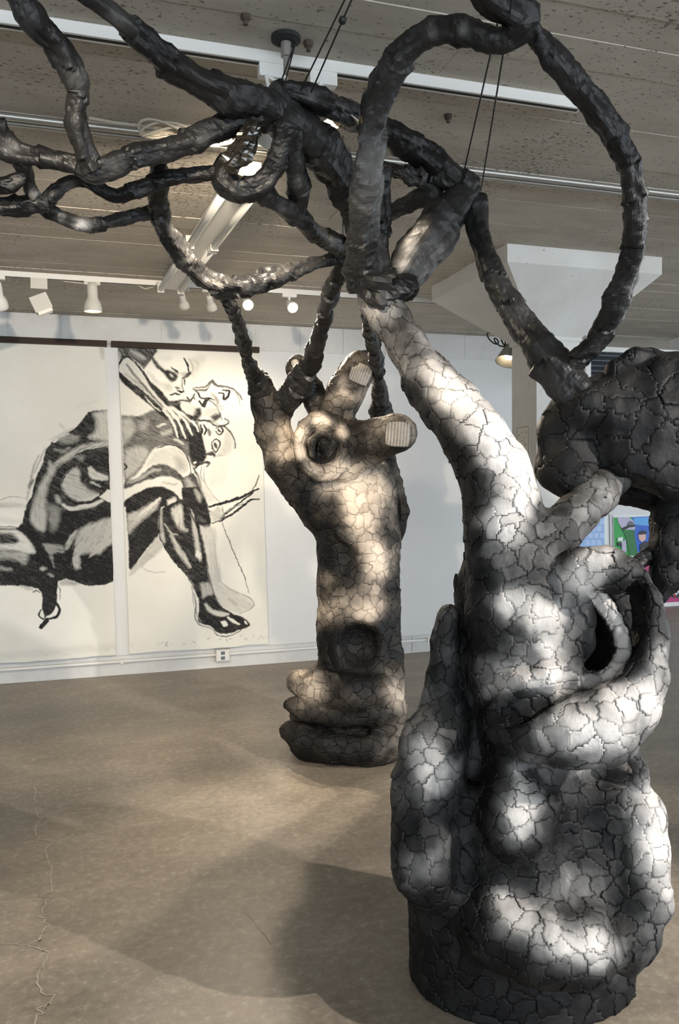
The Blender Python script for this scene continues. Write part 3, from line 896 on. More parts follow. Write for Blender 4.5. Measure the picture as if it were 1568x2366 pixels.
def branch(parent, pts, tone=.1, name='branch', matl=None, crump=1.0, seed=0, n=30, tvar=.12, blobs=()):
    """paper-wrapped limb: overlapping sleeves with creased, torn edges along a curve"""
    rng = np.random.default_rng(seed + 100)
    P = np.array([[*W(p[0], p[1], p[2]), p[3] * p[2] / FPX] for p in pts])
    S = spline(P, .0075); X = S[:, :3]; R = np.maximum(S[:, 3], .004)
    T = np.gradient(X, axis=0); T /= np.linalg.norm(T, axis=1)[:, None]
    s = np.concatenate([[0], np.cumsum(np.linalg.norm(np.diff(X, axis=0), axis=1))])
    a = np.cross(T[0], (0.3, .2, 1)); fr = []
    for t in T:
        a = a - t * (a @ t); a /= np.linalg.norm(a); fr.append((a, np.cross(t, a)))
    th = 2 * np.pi * np.arange(n) / n
    A = np.array([f[0] for f in fr]); B = np.array([f[1] for f in fr])
    D = np.cos(th)[None, :, None] * A[:, None] + np.sin(th)[None, :, None] * B[:, None]
    base = X[:, None] + D * R[:, None, None]
    flat = base.reshape(-1, 3)
    RR = np.repeat(R, n); SS = np.repeat(s, n); TH = np.tile(th, len(R))
    # sleeves of wrapped paper with wavy slanting edges
    slant = rng.normal() * .6
    se = SS + RR * (.5 * np.sin(TH + slant) + .35 * fbm(flat, .35 / R.mean(), 2))
    ln = R.mean() * 4.0
    cuts = np.cumsum(np.concatenate([[-ln], ln * (.55 + .9 * rng.random(int(s[-1] / ln * 2.2) + 6))]))
    j = np.clip(np.searchsorted(cuts, se) - 1, 0, len(cuts) - 2); fr_ = np.clip((se - cuts[j]) / (cuts[j + 1] - cuts[j]), 0, 1)
    sgn = np.where(rng.random(len(cuts)) > .25, 1, -1)[j]
    ft = np.where(sgn > 0, fr_, 1 - fr_)
    off = RR * crump * (.17 * (ft - .5) + .8 * np.clip(ft - .80, 0, 1) * np.maximum(0, .3 + 1.2 * fbm(flat + j[:, None], .8 / R.mean(), 2)))
    # long folds that run down the limb and crumpling across it
    tw = TH + SS / (R.mean() * 7) * (1 if rng.random() > .5 else -1)
    off += RR * crump * (.20 * np.abs(np.sin(1.5 * tw + j * 1.7)) + .08 * np.sin(4 * tw + j) + .30 * fbm(flat, .75 / R.mean(), 3) + .16 * np.abs(fbm(flat, 1.6 / R.mean(), 2)) - .12)
    Vv = flat + D.reshape(-1, 3) * off[:, None]
    m = len(R)
    i, k = np.meshgrid(np.arange(m - 1), np.arange(n), indexing='ij'); i = i.ravel(); k = k.ravel()
    Q = np.stack([i * n + k, i * n + (k + 1) % n, (i + 1) * n + (k + 1) % n, (i + 1) * n + k], 1)
    # rounded, torn ends
    for e, sg in ((0, -1), (m - 1, 1)):
        c = X[e] + T[e] * sg * R[e] * .25; ci = len(Vv); Vv = np.vstack([Vv, c])
        ring = e * n + np.arange(n); nx = e * n + (np.arange(n) + 1) % n
        q = np.stack([ring, np.full(n, ci), np.full(n, ci), nx], 1)
        q = q if sg < 0 else q[:, ::-1]
        Q = np.vstack([Q, q])
    tn = tone * .5 + tvar * .7 * fbm(Vv, 6, 3) + np.concatenate([(rng.normal(size=len(cuts)) * .045)[j], [0, 0]])
    if len(blobs):
        u, v, d = proj(Vv)
        for b in blobs:
            tn = tn + (b[3] - tn) * np.exp(-((u - b[0]) ** 2 + (v - b[1]) ** 2) / (2 * (b[2] * .6) ** 2))
    tn = np.clip(tn, .0, 1)
    # degenerate quads at the ends become triangles
    deg = (Q[:, 1] == Q[:, 2])
    me = bpy.data.meshes.new(name)
    me.from_pydata(Vv.tolist(), [], Q[~deg].tolist() + [tuple(dict.fromkeys(q)) for q in Q[deg].tolist()]); me.update()
    at = me.attributes.new('tone', 'FLOAT', 'POINT'); at.data.foreach_set('value', tn.astype(np.float32))
    return link(name, me, matl or M['branch'], parent, False)


def bbox(pts, pad):
    P = np.array([W(*p[:3]) for p in pts]); return P.min(0) - pad, P.max(0) + pad


# ================================================================ THE TALL BARK FIGURE
b0 = W(1202, 1200, 2.52)
fig = thing('bark_figure_sculpture', 'tall charcoal-grey paper bark figure with a large ear-like ring, on a black drum base', 'sculpture', (b0[0], b0[1], 0))
s = SDF((b0[0] - .55, b0[1] - .62, -.02), (b0[0] + .60, b0[1] + .66, 2.32), .0078)
s.drum(b0[0], b0[1], .347, .25, 0, .66)
s.ell(1215, 1960, 2.62, 255, 330, .25, .05)
s.ell(1265, 2070, 2.42, 190, 110, .14, .06)
# column and leaning trunk
s.chain([(1215, 1800, 2.6, 170), (1210, 1640, 2.55, 125), (1205, 1540, 2.5, 118), (1200, 1440, 2.49, 116), (1190, 1340, 2.51, 108), (1175, 1250, 2.53, 96), (1160, 1170, 2.55, 86), (1140, 1090, 2.57, 79),
         (1092, 1005, 2.60, 70), (1042, 940, 2.63, 60), (990, 880, 2.66, 52), (940, 800, 2.69, 45), (900, 735, 2.72, 42), (868, 690, 2.74, 44)], .035)
s.chain([(1120, 1270, 2.6, 40), (1100, 1360, 2.6, 46), (1088, 1480, 2.58, 48), (1085, 1600, 2.57, 52), (1090, 1750, 2.55, 60), (1100, 1900, 2.52, 60)], .02)
# left lobe and the thin finger that rises from it
s.chain([(1030, 1640, 2.5, 55), (1000, 1720, 2.46, 72), (988, 1830, 2.43, 76), (988, 1930, 2.40, 76), (985, 2010, 2.38, 72), (1000, 2050, 2.38, 55)], .04)
s.chain([(1034, 1418, 2.52, 24), (1028, 1480, 2.52, 31), (1020, 1560, 2.51, 36), (1012, 1650, 2.5, 45)], .012)
# right lobe
s.chain([(1445, 1800, 2.48, 38), (1478, 1880, 2.43, 50), (1490, 1980, 2.40, 55), (1485, 2080, 2.38, 56), (1470, 2160, 2.36, 48), (1452, 2228, 2.36, 26)], .03)
s.ell(1385, 1935, 2.30, 100, 165, .09, .05, True)
s.ell(1090, 1930, 2.31, 45, 180, .07, .04, True)
s.ell(1425, 2060, 2.30, 22, 210, .05, .03, True)
# nose ridge
s.chain([(1182, 1730, 2.42, 50), (1186, 1830, 2.36, 46), (1196, 1910, 2.32, 52), (1200, 1955, 2.34, 40)], .06)
# belly lip
s.chain([(1100, 2085, 2.38, 44), (1155, 2150, 2.31, 62), (1245, 2185, 2.27, 70), (1345, 2195, 2.28, 66), (1425, 2185, 2.34, 44)], .07)
# ring: thick below, slim above
s.chain([(1300, 1350, 2.44, 52), (1345, 1318, 2.40, 48), (1395, 1310, 2.37, 42), (1440, 1340, 2.35, 42), (1476, 1400, 2.34, 44), (1492, 1480, 2.33, 45), (1482, 1560, 2.31, 52),
         (1446, 1632, 2.29, 68), (1388, 1680, 2.27, 82), (1310, 1688, 2.28, 82), (1230, 1690, 2.31, 66), (1170, 1672, 2.36, 55)], .025)
s.ell(1410, 1490, 2.50, 105, 165, .06, .03)
s.ell(1300, 1560, 2.43, 80, 110, .09, .03)
s.ell(1445, 1440, 2.33, 42, 110, .085, .02, True, 12)
s.ell(1392, 1465, 2.62, 110, 165, .05, .02)
s.ell(1390, 1464, 2.38, 54, 108, .22, .012, True, 6)
s.chain([(1372, 1366, 2.38, 14), (1405, 1410, 2.36, 14), (1432, 1460, 2.345, 14), (1440, 1505, 2.34, 14), (1425, 1545, 2.34, 16), (1388, 1574, 2.35, 20), (1340, 1572, 2.37, 22)], .01)
# flap hanging beside the hole
s.ell(1305, 1440, 2.44, 50, 110, .07, .03)
s.chain([(1335, 1350, 2.40, 34), (1338, 1430, 2.405, 26), (1342, 1480, 2.41, 22), (1344, 1512, 2.415, 12)], .02)
# brow shelf and the cut under it
s.chain([(1140, 1570, 2.42, 28), (1195, 1582, 2.34, 34), (1255, 1570, 2.33, 32), (1300, 1545, 2.36, 28)], .02)
s.chain([(1120, 1645, 2.34, 26), (1200, 1642, 2.29, 36), (1290, 1618, 2.29, 26)], .012, True)
s.ell(1300, 1795, 2.28, 120, 26, .09, .02, True)
# stub limb on the right of the fork
s.chain([(1225, 1300, 2.47, 58), (1275, 1240, 2.5, 56), (1330, 1185, 2.56, 52), (1380, 1142, 2.64, 47), (1415, 1110, 2.70, 40)], .02)
s.chain([(1430, 1738, 2.43, 12), (1458, 1738, 2.41, 17), (1478, 1772, 2.40, 15), (1480, 1830, 2.42, 20)], .008)
FV, FQ = s.mesh(((4, .012, 2), (12, .008, 3)))
FV[:, 2] = np.maximum(FV[:, 2], 0.0)
FB = [(1000, 2160, 110, .02, 2), (980, 2280, 130, .02, 2), (1120, 2320, 120, .02, 2), (1260, 2340, 110, .03, 2), (1400, 2350, 120, .08, 2), (1060, 2130, 60, .05, 2), (1110, 2230, 60, .04, 2),  # black base and charcoal tones; lit spots and recess shade painted in too
      (1180, 2125, 36, 1.0, 2), (1300, 2190, 50, 1.0, 2), (1235, 2175, 40, 1.0, 2), (1385, 2195, 42, .95, 2), (1150, 2160, 24, .7), (1150, 2085, 28, .85), (1190, 2230, 40, .25), (1240, 2270, 60, .06, 2),  # pale blobs paint in the strong light on the belly lip
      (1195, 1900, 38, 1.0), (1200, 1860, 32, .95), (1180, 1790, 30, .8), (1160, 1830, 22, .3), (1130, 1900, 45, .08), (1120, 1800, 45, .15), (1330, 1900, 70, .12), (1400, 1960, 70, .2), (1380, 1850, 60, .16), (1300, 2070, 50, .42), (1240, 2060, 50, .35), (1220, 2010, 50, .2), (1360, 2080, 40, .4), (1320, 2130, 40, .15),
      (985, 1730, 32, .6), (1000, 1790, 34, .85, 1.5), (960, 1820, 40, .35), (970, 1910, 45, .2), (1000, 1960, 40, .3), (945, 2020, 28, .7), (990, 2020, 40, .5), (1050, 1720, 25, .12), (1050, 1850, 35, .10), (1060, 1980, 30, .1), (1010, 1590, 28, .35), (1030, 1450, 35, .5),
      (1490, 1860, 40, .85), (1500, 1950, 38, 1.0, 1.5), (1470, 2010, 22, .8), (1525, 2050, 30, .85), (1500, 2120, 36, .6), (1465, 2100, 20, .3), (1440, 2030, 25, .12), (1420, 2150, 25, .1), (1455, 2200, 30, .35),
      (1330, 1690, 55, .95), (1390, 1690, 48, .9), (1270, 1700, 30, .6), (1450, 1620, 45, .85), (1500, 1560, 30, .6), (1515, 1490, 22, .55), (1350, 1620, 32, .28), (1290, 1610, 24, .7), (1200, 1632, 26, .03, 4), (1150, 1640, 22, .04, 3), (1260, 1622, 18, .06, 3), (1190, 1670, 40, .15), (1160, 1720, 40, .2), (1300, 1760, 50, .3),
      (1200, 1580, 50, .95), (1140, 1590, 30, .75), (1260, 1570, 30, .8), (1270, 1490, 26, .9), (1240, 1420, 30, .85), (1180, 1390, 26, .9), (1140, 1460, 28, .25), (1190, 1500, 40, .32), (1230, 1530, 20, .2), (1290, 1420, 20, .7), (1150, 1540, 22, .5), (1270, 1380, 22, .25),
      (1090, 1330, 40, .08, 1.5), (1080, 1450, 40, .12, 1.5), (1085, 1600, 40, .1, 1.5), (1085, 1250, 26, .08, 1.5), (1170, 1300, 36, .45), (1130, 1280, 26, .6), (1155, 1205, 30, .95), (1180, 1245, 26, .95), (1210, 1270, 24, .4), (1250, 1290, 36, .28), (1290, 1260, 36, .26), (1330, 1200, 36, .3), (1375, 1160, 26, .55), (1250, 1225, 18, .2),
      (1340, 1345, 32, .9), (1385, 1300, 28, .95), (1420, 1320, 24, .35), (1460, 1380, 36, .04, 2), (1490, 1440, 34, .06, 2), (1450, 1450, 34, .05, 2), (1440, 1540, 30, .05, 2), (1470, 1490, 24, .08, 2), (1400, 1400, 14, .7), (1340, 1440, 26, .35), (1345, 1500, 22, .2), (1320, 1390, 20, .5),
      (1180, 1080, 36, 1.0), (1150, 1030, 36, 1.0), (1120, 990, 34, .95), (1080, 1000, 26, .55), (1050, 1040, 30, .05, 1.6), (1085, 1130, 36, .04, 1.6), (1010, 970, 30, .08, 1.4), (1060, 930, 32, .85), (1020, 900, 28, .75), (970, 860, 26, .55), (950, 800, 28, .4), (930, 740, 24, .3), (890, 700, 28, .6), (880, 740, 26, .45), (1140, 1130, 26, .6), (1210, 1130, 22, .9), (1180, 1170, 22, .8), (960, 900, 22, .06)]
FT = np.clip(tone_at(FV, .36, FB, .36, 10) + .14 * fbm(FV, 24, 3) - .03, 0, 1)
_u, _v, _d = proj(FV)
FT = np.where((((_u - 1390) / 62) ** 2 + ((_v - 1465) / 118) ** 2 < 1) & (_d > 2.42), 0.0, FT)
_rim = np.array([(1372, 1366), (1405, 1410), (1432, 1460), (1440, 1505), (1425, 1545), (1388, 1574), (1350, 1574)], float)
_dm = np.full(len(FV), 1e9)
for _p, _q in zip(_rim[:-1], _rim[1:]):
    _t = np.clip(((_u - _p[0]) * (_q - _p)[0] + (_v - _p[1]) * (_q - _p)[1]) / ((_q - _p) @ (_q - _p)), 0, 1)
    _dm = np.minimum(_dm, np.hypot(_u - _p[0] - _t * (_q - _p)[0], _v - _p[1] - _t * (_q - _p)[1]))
FT = np.where((_d < 2.42) & (_dm < 17), np.maximum(FT, .66 + .15 * fbm(FV, 18, 2)), FT)  # rim made paler, standing in for light falling on it
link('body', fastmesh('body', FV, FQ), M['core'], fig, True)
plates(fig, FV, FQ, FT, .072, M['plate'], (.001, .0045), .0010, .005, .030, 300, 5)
fig.children[0]['label'] = 'dark underlayer of the bark figure'

ARCH = [(858, 668, 2.73, 46), (846, 600, 2.69, 43), (842, 500, 2.6, 35), (848, 420, 2.52, 33), (858, 340, 2.45, 33), (866, 255, 2.38, 33), (888, 190, 2.32, 33), (930, 125, 2.25, 31), (985, 82, 2.2, 29), (1045, 64, 2.15, 28),
        (1100, 84, 2.12, 27), (1150, 95, 2.1, 25), (1190, 80, 2.08, 30), (1212, 50, 2.06, 35), (1195, 30, 2.05, 34), (1160, 10, 2.03, 33), (1120, -18, 2.0, 30), (1070, -70, 1.97, 28)]
branch(fig, ARCH, .22, 'arching_limb', seed=1, tvar=.25, crump=1.15, blobs=((870, 380, 90, .42), (850, 460, 50, .34), (930, 150, 60, .2), (1000, 75, 40, .3), (1070, 70, 26, .35), (1180, 40, 70, .05), (845, 590, 70, .06), (1120, 90, 40, .06)))
branch(fig, [(905, 668, 2.73, 40), (925, 640, 2.75, 42), (960, 590, 2.79, 47), (1010, 530, 2.85, 49), (1050, 475, 2.9, 42), (1082, 450, 2.92, 34), (1102, 447, 2.93, 20)], .05, 'thick_limb', seed=2, crump=.7, blobs=((945, 570, 26, .5), (930, 610, 20, .6)))  # pale patches paint a lit highlight on the left edge
branch(fig, [(1208, 48, 2.06, 28), (1243, 88, 2.08, 23), (1290, 150, 2.1, 27), (1345, 215, 2.14, 29), (1400, 285, 2.18, 27), (1440, 350, 2.22, 26), (1460, 420, 2.28, 25), (1468, 480, 2.33, 27), (1462, 560, 2.4, 25), (1447, 630, 2.46, 26), (1424, 700, 2.52, 26), (1392, 765, 2.58, 24), (1350, 815, 2.63, 24), (1308, 858, 2.68, 28)],
       .07, 'arching_limb', seed=3, blobs=((1430, 660, 40, .2), (1380, 780, 30, .12)))
branch(fig, [(828, 645, 2.72, 18), (862, 664, 2.66, 30), (905, 668, 2.67, 32), (940, 660, 2.72, 24), (935, 690, 2.74, 16)], .04, 'collar', seed=4, crump=1.6)

# ================================================================ THE HAND SCULPTURE
h0 = W(800, 1200, 4.74)
hand = thing('hand_sculpture', 'charcoal paper sculpture of a forearm rising from a fist to a big-nailed hand', 'sculpture', (h0[0], h0[1], 0))
s = SDF((h0[0] - .62, h0[1] - .55, -.02), (h0[0] + .52, h0[1] + .5, 2.36), .0090)
s.drum(h0[0], h0[1], .325, .24, 0, .26, .03)
s.ell(805, 1630, 4.76, 128, 115, .27, .05)
s.chain([(690, 1575, 4.62, 30), (735, 1590, 4.53, 42), (810, 1602, 4.48, 46), (872, 1600, 4.52, 40)], .025)
s.chain([(678, 1628, 4.62, 20), (720, 1642, 4.53, 27), (790, 1650, 4.49, 32), (860, 1648, 4.5, 36)], .015)
s.chain([(668, 1688, 4.62, 24), (700, 1705, 4.53, 30), (760, 1725, 4.49, 36), (850, 1722, 4.49, 42)], .02)
s.chain([(900, 1560, 4.62, 32), (902, 1650, 4.58, 34), (895, 1715, 4.56, 38)], .05)
s.ell(845, 1715, 4.56, 88, 52, .10, .05)
s.ell(740, 1725, 4.60, 70, 36, .10, .05)
s.chain([(770, 1685, 4.48, 10), (840, 1690, 4.46, 16)], .02, True)
s.chain([(828, 1580, 4.74, 94), (826, 1450, 4.74, 90), (826, 1350, 4.73, 88), (826, 1250, 4.73, 90), (815, 1180, 4.73, 94), (795, 1130, 4.73, 88)], .04)
s.chain([(795, 1130, 4.73, 80), (850, 1115, 4.73, 62)], .03)
s.chain([(880, 1130, 4.72, 36), (890, 1250, 4.7, 30), (895, 1400, 4.7, 30), (898, 1540, 4.68, 34)], .03)
s.ell(832, 1498, 4.44, 64, 62, .18, .03, True)
s.ell(792, 1292, 4.46, 36, 52, .085, .03, True)
s.chain([(800, 1240, 4.5, 14), (780, 1225, 4.5, 12)], .03)
s.chain([(750, 1165, 4.7, 66), (700, 1115, 4.66, 52), (658, 1065, 4.63, 46), (632, 1000, 4.61, 38), (616, 940, 4.59, 31), (603, 885, 4.57, 22)], .04)
s.chain([(628, 985, 4.6, 36), (645, 945, 4.58, 28), (680, 905, 4.5, 27)], .02)
# fist: disc with an ear-like rim, three fingers
s.ell(765, 1022, 4.52, 78, 76, .13, .03)
rim = [(745 + 55 * math.cos(q) + 8 * math.sin(q), 1030 + 64 * math.sin(q) - 8 * math.cos(q), 4.38 + .03 * math.cos(q), 14) for q in np.linspace(0, 2 * math.pi, 15)]
s.ell(745, 1030, 4.42, 68, 74, .10, .02)
s.chain(rim, .012)
s.ell(745, 1030, 4.30, 54, 62, .115, .010, True)
s.chain([(722, 1052, 4.36, 7), (720, 1020, 4.36, 8), (738, 1000, 4.36, 8), (762, 1003, 4.36, 8), (770, 1025, 4.37, 8), (755, 1048, 4.37, 7)], .008)
s.ell(748, 1030, 4.37, 14, 16, .03, .01)
s.chain([(775, 955, 4.52, 40), (800, 905, 4.49, 41), (828, 858, 4.46, 36), (832, 848, 4.46, 34)], .02)
s.chain([(742, 945, 4.57, 32), (716, 900, 4.58, 26), (692, 855, 4.58, 25), (688, 848, 4.58, 24)], .015)
s.chain([(825, 1022, 4.48, 44), (875, 1012, 4.42, 45), (915, 1000, 4.36, 45)], .025)
s.chain([(800, 1070, 4.5, 40), (860, 1050, 4.47, 24)], .03)
for a_, b_ in (((783, 925), (828, 945)), ((795, 895), (848, 915)), ((872, 968), (868, 1052))):
    s.chain([(*a_, 4.40, 4), ((a_[0] + b_[0]) / 2, (a_[1] + b_[1]) / 2, 4.40, 5), (*b_, 4.40, 4)], .012, True)
# torn bark running down the far side
s.chain([(878, 1060, 4.86, 36), (905, 1120, 4.86, 26), (928, 1180, 4.82, 18), (915, 1240, 4.82, 14)], .012)
HV, HQ = s.mesh(((4, .012, 2), (14, .007, 3)))
HV[:, 2] = np.maximum(HV[:, 2], 0.0)
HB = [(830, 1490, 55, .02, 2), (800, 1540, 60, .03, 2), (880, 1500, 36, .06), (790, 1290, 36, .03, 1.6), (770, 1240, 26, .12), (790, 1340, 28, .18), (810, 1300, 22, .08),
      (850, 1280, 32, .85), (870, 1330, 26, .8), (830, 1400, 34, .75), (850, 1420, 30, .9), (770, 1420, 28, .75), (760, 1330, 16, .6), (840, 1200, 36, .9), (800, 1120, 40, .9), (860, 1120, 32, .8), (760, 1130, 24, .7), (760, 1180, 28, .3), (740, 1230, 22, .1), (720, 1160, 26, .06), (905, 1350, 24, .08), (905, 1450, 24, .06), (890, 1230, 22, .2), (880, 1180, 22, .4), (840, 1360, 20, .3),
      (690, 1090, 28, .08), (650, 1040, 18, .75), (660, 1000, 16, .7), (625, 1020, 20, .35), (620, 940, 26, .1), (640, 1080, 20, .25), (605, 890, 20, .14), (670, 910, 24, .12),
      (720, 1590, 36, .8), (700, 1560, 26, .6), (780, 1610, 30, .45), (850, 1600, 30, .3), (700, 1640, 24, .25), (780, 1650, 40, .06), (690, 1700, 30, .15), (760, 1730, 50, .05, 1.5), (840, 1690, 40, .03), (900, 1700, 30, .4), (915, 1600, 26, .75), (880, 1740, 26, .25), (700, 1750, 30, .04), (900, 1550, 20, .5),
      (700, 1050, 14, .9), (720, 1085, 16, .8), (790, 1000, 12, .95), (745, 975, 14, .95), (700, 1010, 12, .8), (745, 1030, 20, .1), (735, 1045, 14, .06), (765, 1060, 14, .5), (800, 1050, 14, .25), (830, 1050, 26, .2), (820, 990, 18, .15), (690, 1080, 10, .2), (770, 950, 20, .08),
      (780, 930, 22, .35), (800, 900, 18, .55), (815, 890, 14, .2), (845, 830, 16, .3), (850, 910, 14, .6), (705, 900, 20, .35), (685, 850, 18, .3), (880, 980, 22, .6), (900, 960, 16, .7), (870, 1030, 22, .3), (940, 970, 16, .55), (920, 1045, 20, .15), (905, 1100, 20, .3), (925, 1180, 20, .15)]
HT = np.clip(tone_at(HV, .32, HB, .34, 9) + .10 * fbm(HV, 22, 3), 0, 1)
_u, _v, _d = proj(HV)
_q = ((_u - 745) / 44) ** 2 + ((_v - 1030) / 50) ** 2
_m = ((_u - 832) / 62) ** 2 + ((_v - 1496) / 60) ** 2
HT = HT * np.clip(.12 + 1.6 * (_m - .55), .12, 1)  # tone lowered inside the mouth cavity
HT = np.where(_q < 1, HT * (.25 + .5 * (_d < 4.375)), HT)  # shade painted into the ear recess so it reads hollow
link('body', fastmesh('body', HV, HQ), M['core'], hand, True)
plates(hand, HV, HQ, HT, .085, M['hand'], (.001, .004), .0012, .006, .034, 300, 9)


def nail(parent, u, v, d, ru, rv, rot, tilt=0):
    c = W(u, v, d); ca, sa = math.cos(math.radians(rot)), math.sin(math.radians(rot))
    A, B = RT * ca + UP * sa, UP * ca - RT * sa
    ru *= d / FPX; rv *= d / FPX; n, m = 25, 25; V = []; T = []
    for j in range(m):
        for i in range(n):
            x, y = -1 + 2 * i / (n - 1), -1 + 2 * j / (m - 1)
            # squircle outline: flat sides, rounded ends
            k = (abs(x) ** 4 + abs(y) ** 4) ** .25; q = max(abs(x), abs(y), 1e-6) / max(k, 1e-6)
            X, Y = x * q, y * q
            dep = .018 * (X * X) + .016 * (Y * Y) - .0012 * math.sin(26 * X) - .024
            V.append(c + A * ru * X + B * rv * Y + FW * dep); T.append(.58 + .12 * math.sin(26 * X) - .3 * (max(abs(X), abs(Y)) > .92))
    nv = len(V); V += [p + FW * .03 for p in V]; T += T
    Q = [(j * n + i, j * n + i + 1, (j + 1) * n + i + 1, (j + 1) * n + i) for j in range(m - 1) for i in range(n - 1)]
    bd = [i for i in range(n)] + [j * n + n - 1 for j in range(1, m)] + [(m - 1) * n + i for i in range(n - 2, -1, -1)] + [j * n for j in range(m - 2, 0, -1)]
    Q += [(bd[(i + 1) % len(bd)], bd[i], nv + bd[i], nv + bd[(i + 1) % len(bd)]) for i in range(len(bd))]
    link('nail', fastmesh('nail', np.array(V), np.array(Q), np.array(T)), M['nail'], parent, True)


nail(hand, 833, 864, 4.375, 25, 24, -22)
nail(hand, 919, 1003, 4.265, 30, 30, -4)
nail(hand, 684, 846, 4.525, 9, 16, 20)
branch(hand, [(602, 905, 4.56, 24), (590, 870, 4.42, 20), (570, 828, 4.1, 12), (565, 800, 3.95, 15), (550, 745, 3.62, 13), (530, 700, 3.3, 15), (498, 662, 3.05, 18)], .2, 'stem', seed=20, tvar=.15)
branch(hand, [(660, 928, 4.52, 27), (690, 890, 4.4, 29), (720, 835, 4.16, 21), (740, 770, 3.9, 16), (760, 690, 3.6, 18), (785, 630, 3.4, 17), (806, 588, 3.3, 15)], .18, 'stem', seed=21, tvar=.15)
branch(hand, [(880, 1040, 4.9, 24), (886, 985, 4.92, 26), (880, 940, 4.85, 22), (873, 885, 4.6, 14), (868, 830, 4.2, 15), (853, 765, 3.5, 14), (848, 712, 2.95, 12)], .06, 'stem', seed=22)

# ================================================================ THE HANGING HOOD
hc = W(1430, 1000, 2.80)
hood = thing('hood_sculpture', 'large black paper bark hood with a ragged hem hanging from two branch arms', 'sculpture', W(1430, 1180, 2.78))
s = SDF(hc - (.5, .5, .72), hc + (.72, .5, .42), .0095)
s.off = -.18
s.ell(1480, 1000, 3.02, 195, 152, .27, .04, rot=8)
s.chain([(1330, 960, 2.92, 62), (1318, 1070, 2.92, 62), (1330, 1110, 2.94, 52)], .05)
s.chain([(1440, 960, 2.86, 70), (1445, 1050, 2.87, 66)], .05)
s.chain([(1320, 930, 2.9, 40), (1290, 1000, 2.9, 40), (1285, 1090, 2.9, 40), (1320, 1125, 2.92, 34)], .04)
s.chain([(1350, 935, 2.85, 46), (1440, 905, 2.88, 48), (1560, 892, 2.9, 66), (1680, 930, 2.95, 70)], .06)
s.chain([(1480, 1085, 2.84, 62), (1550, 1105, 2.86, 60), (1640, 1100, 2.9, 60)], .05)
s.chain([(1330, 1110, 2.84, 50), (1300, 1090, 2.86, 50)], .04)
s.ell(1412, 1188, 2.95, 84, 82, .5, .015, True, 10)
s.ell(1480, 1190, 3.02, 230, 70, .18, .03, True)
s.chain([(1585, 1130, 3.08, 75), (1570, 1200, 3.06, 62), (1552, 1270, 3.04, 55), (1538, 1330, 3.03, 40), (1522, 1380, 3.02, 18), (1514, 1402, 3.02, 6)], .02)
s.chain([(1400, 1130, 3.12, 30), (1500, 1140, 3.14, 40)], .02)
s.chain([(1420, 850, 2.86, 24), (1450, 825, 2.86, 16), (1500, 828, 2.9, 22)], .02)
OV, OQ = s.mesh(((4, .016, 2), (13, .007, 3)))
OV = OV + vnormals(OV, OQ) * (.022 * fbm(OV * (9, 9, 2.2), 1, 3))[:, None]
OT = .42 * tone_at(OV, .10, [(1370, 910, 40, .3), (1430, 930, 30, .34), (1450, 860, 30, .25), (1420, 1010, 14, .3), (1545, 1000, 18, .3), (1530, 1060, 30, .22), (1560, 1120, 26, .2), (1400, 1050, 60, .06), (1300, 1050, 40, .02), (1560, 950, 40, .14), (1420, 1060, 18, .16), (1480, 1310, 14, .4), (1560, 1300, 70, .015, 2)], .10, 5)
link('body', fastmesh('body', OV, OQ), M['core'], hood, True)
plates(hood, OV, OQ, OT, .13, M['plate'], (.0003, .0011), .0002, .002, .05, 300, 13)
branch(hood, [(1095, 462, 2.92, 28), (1106, 540, 2.88, 24), (1130, 610, 2.84, 26), (1165, 690, 2.8, 29), (1208, 752, 2.77, 34), (1252, 812, 2.72, 39), (1295, 868, 2.69, 41), (1335, 915, 2.68, 44)], .10, 'branch_arm', seed=31, crump=.8, blobs=((1200, 720, 30, .3), (1260, 800, 26, .22)))
branch(hood, [(1440, 1330, 2.84, 4), (1462, 1310, 2.84, 14), (1490, 1290, 2.86, 16), (1530, 1270, 2.87, 20)], .4, 'torn_flap', seed=32, crump=1.4)

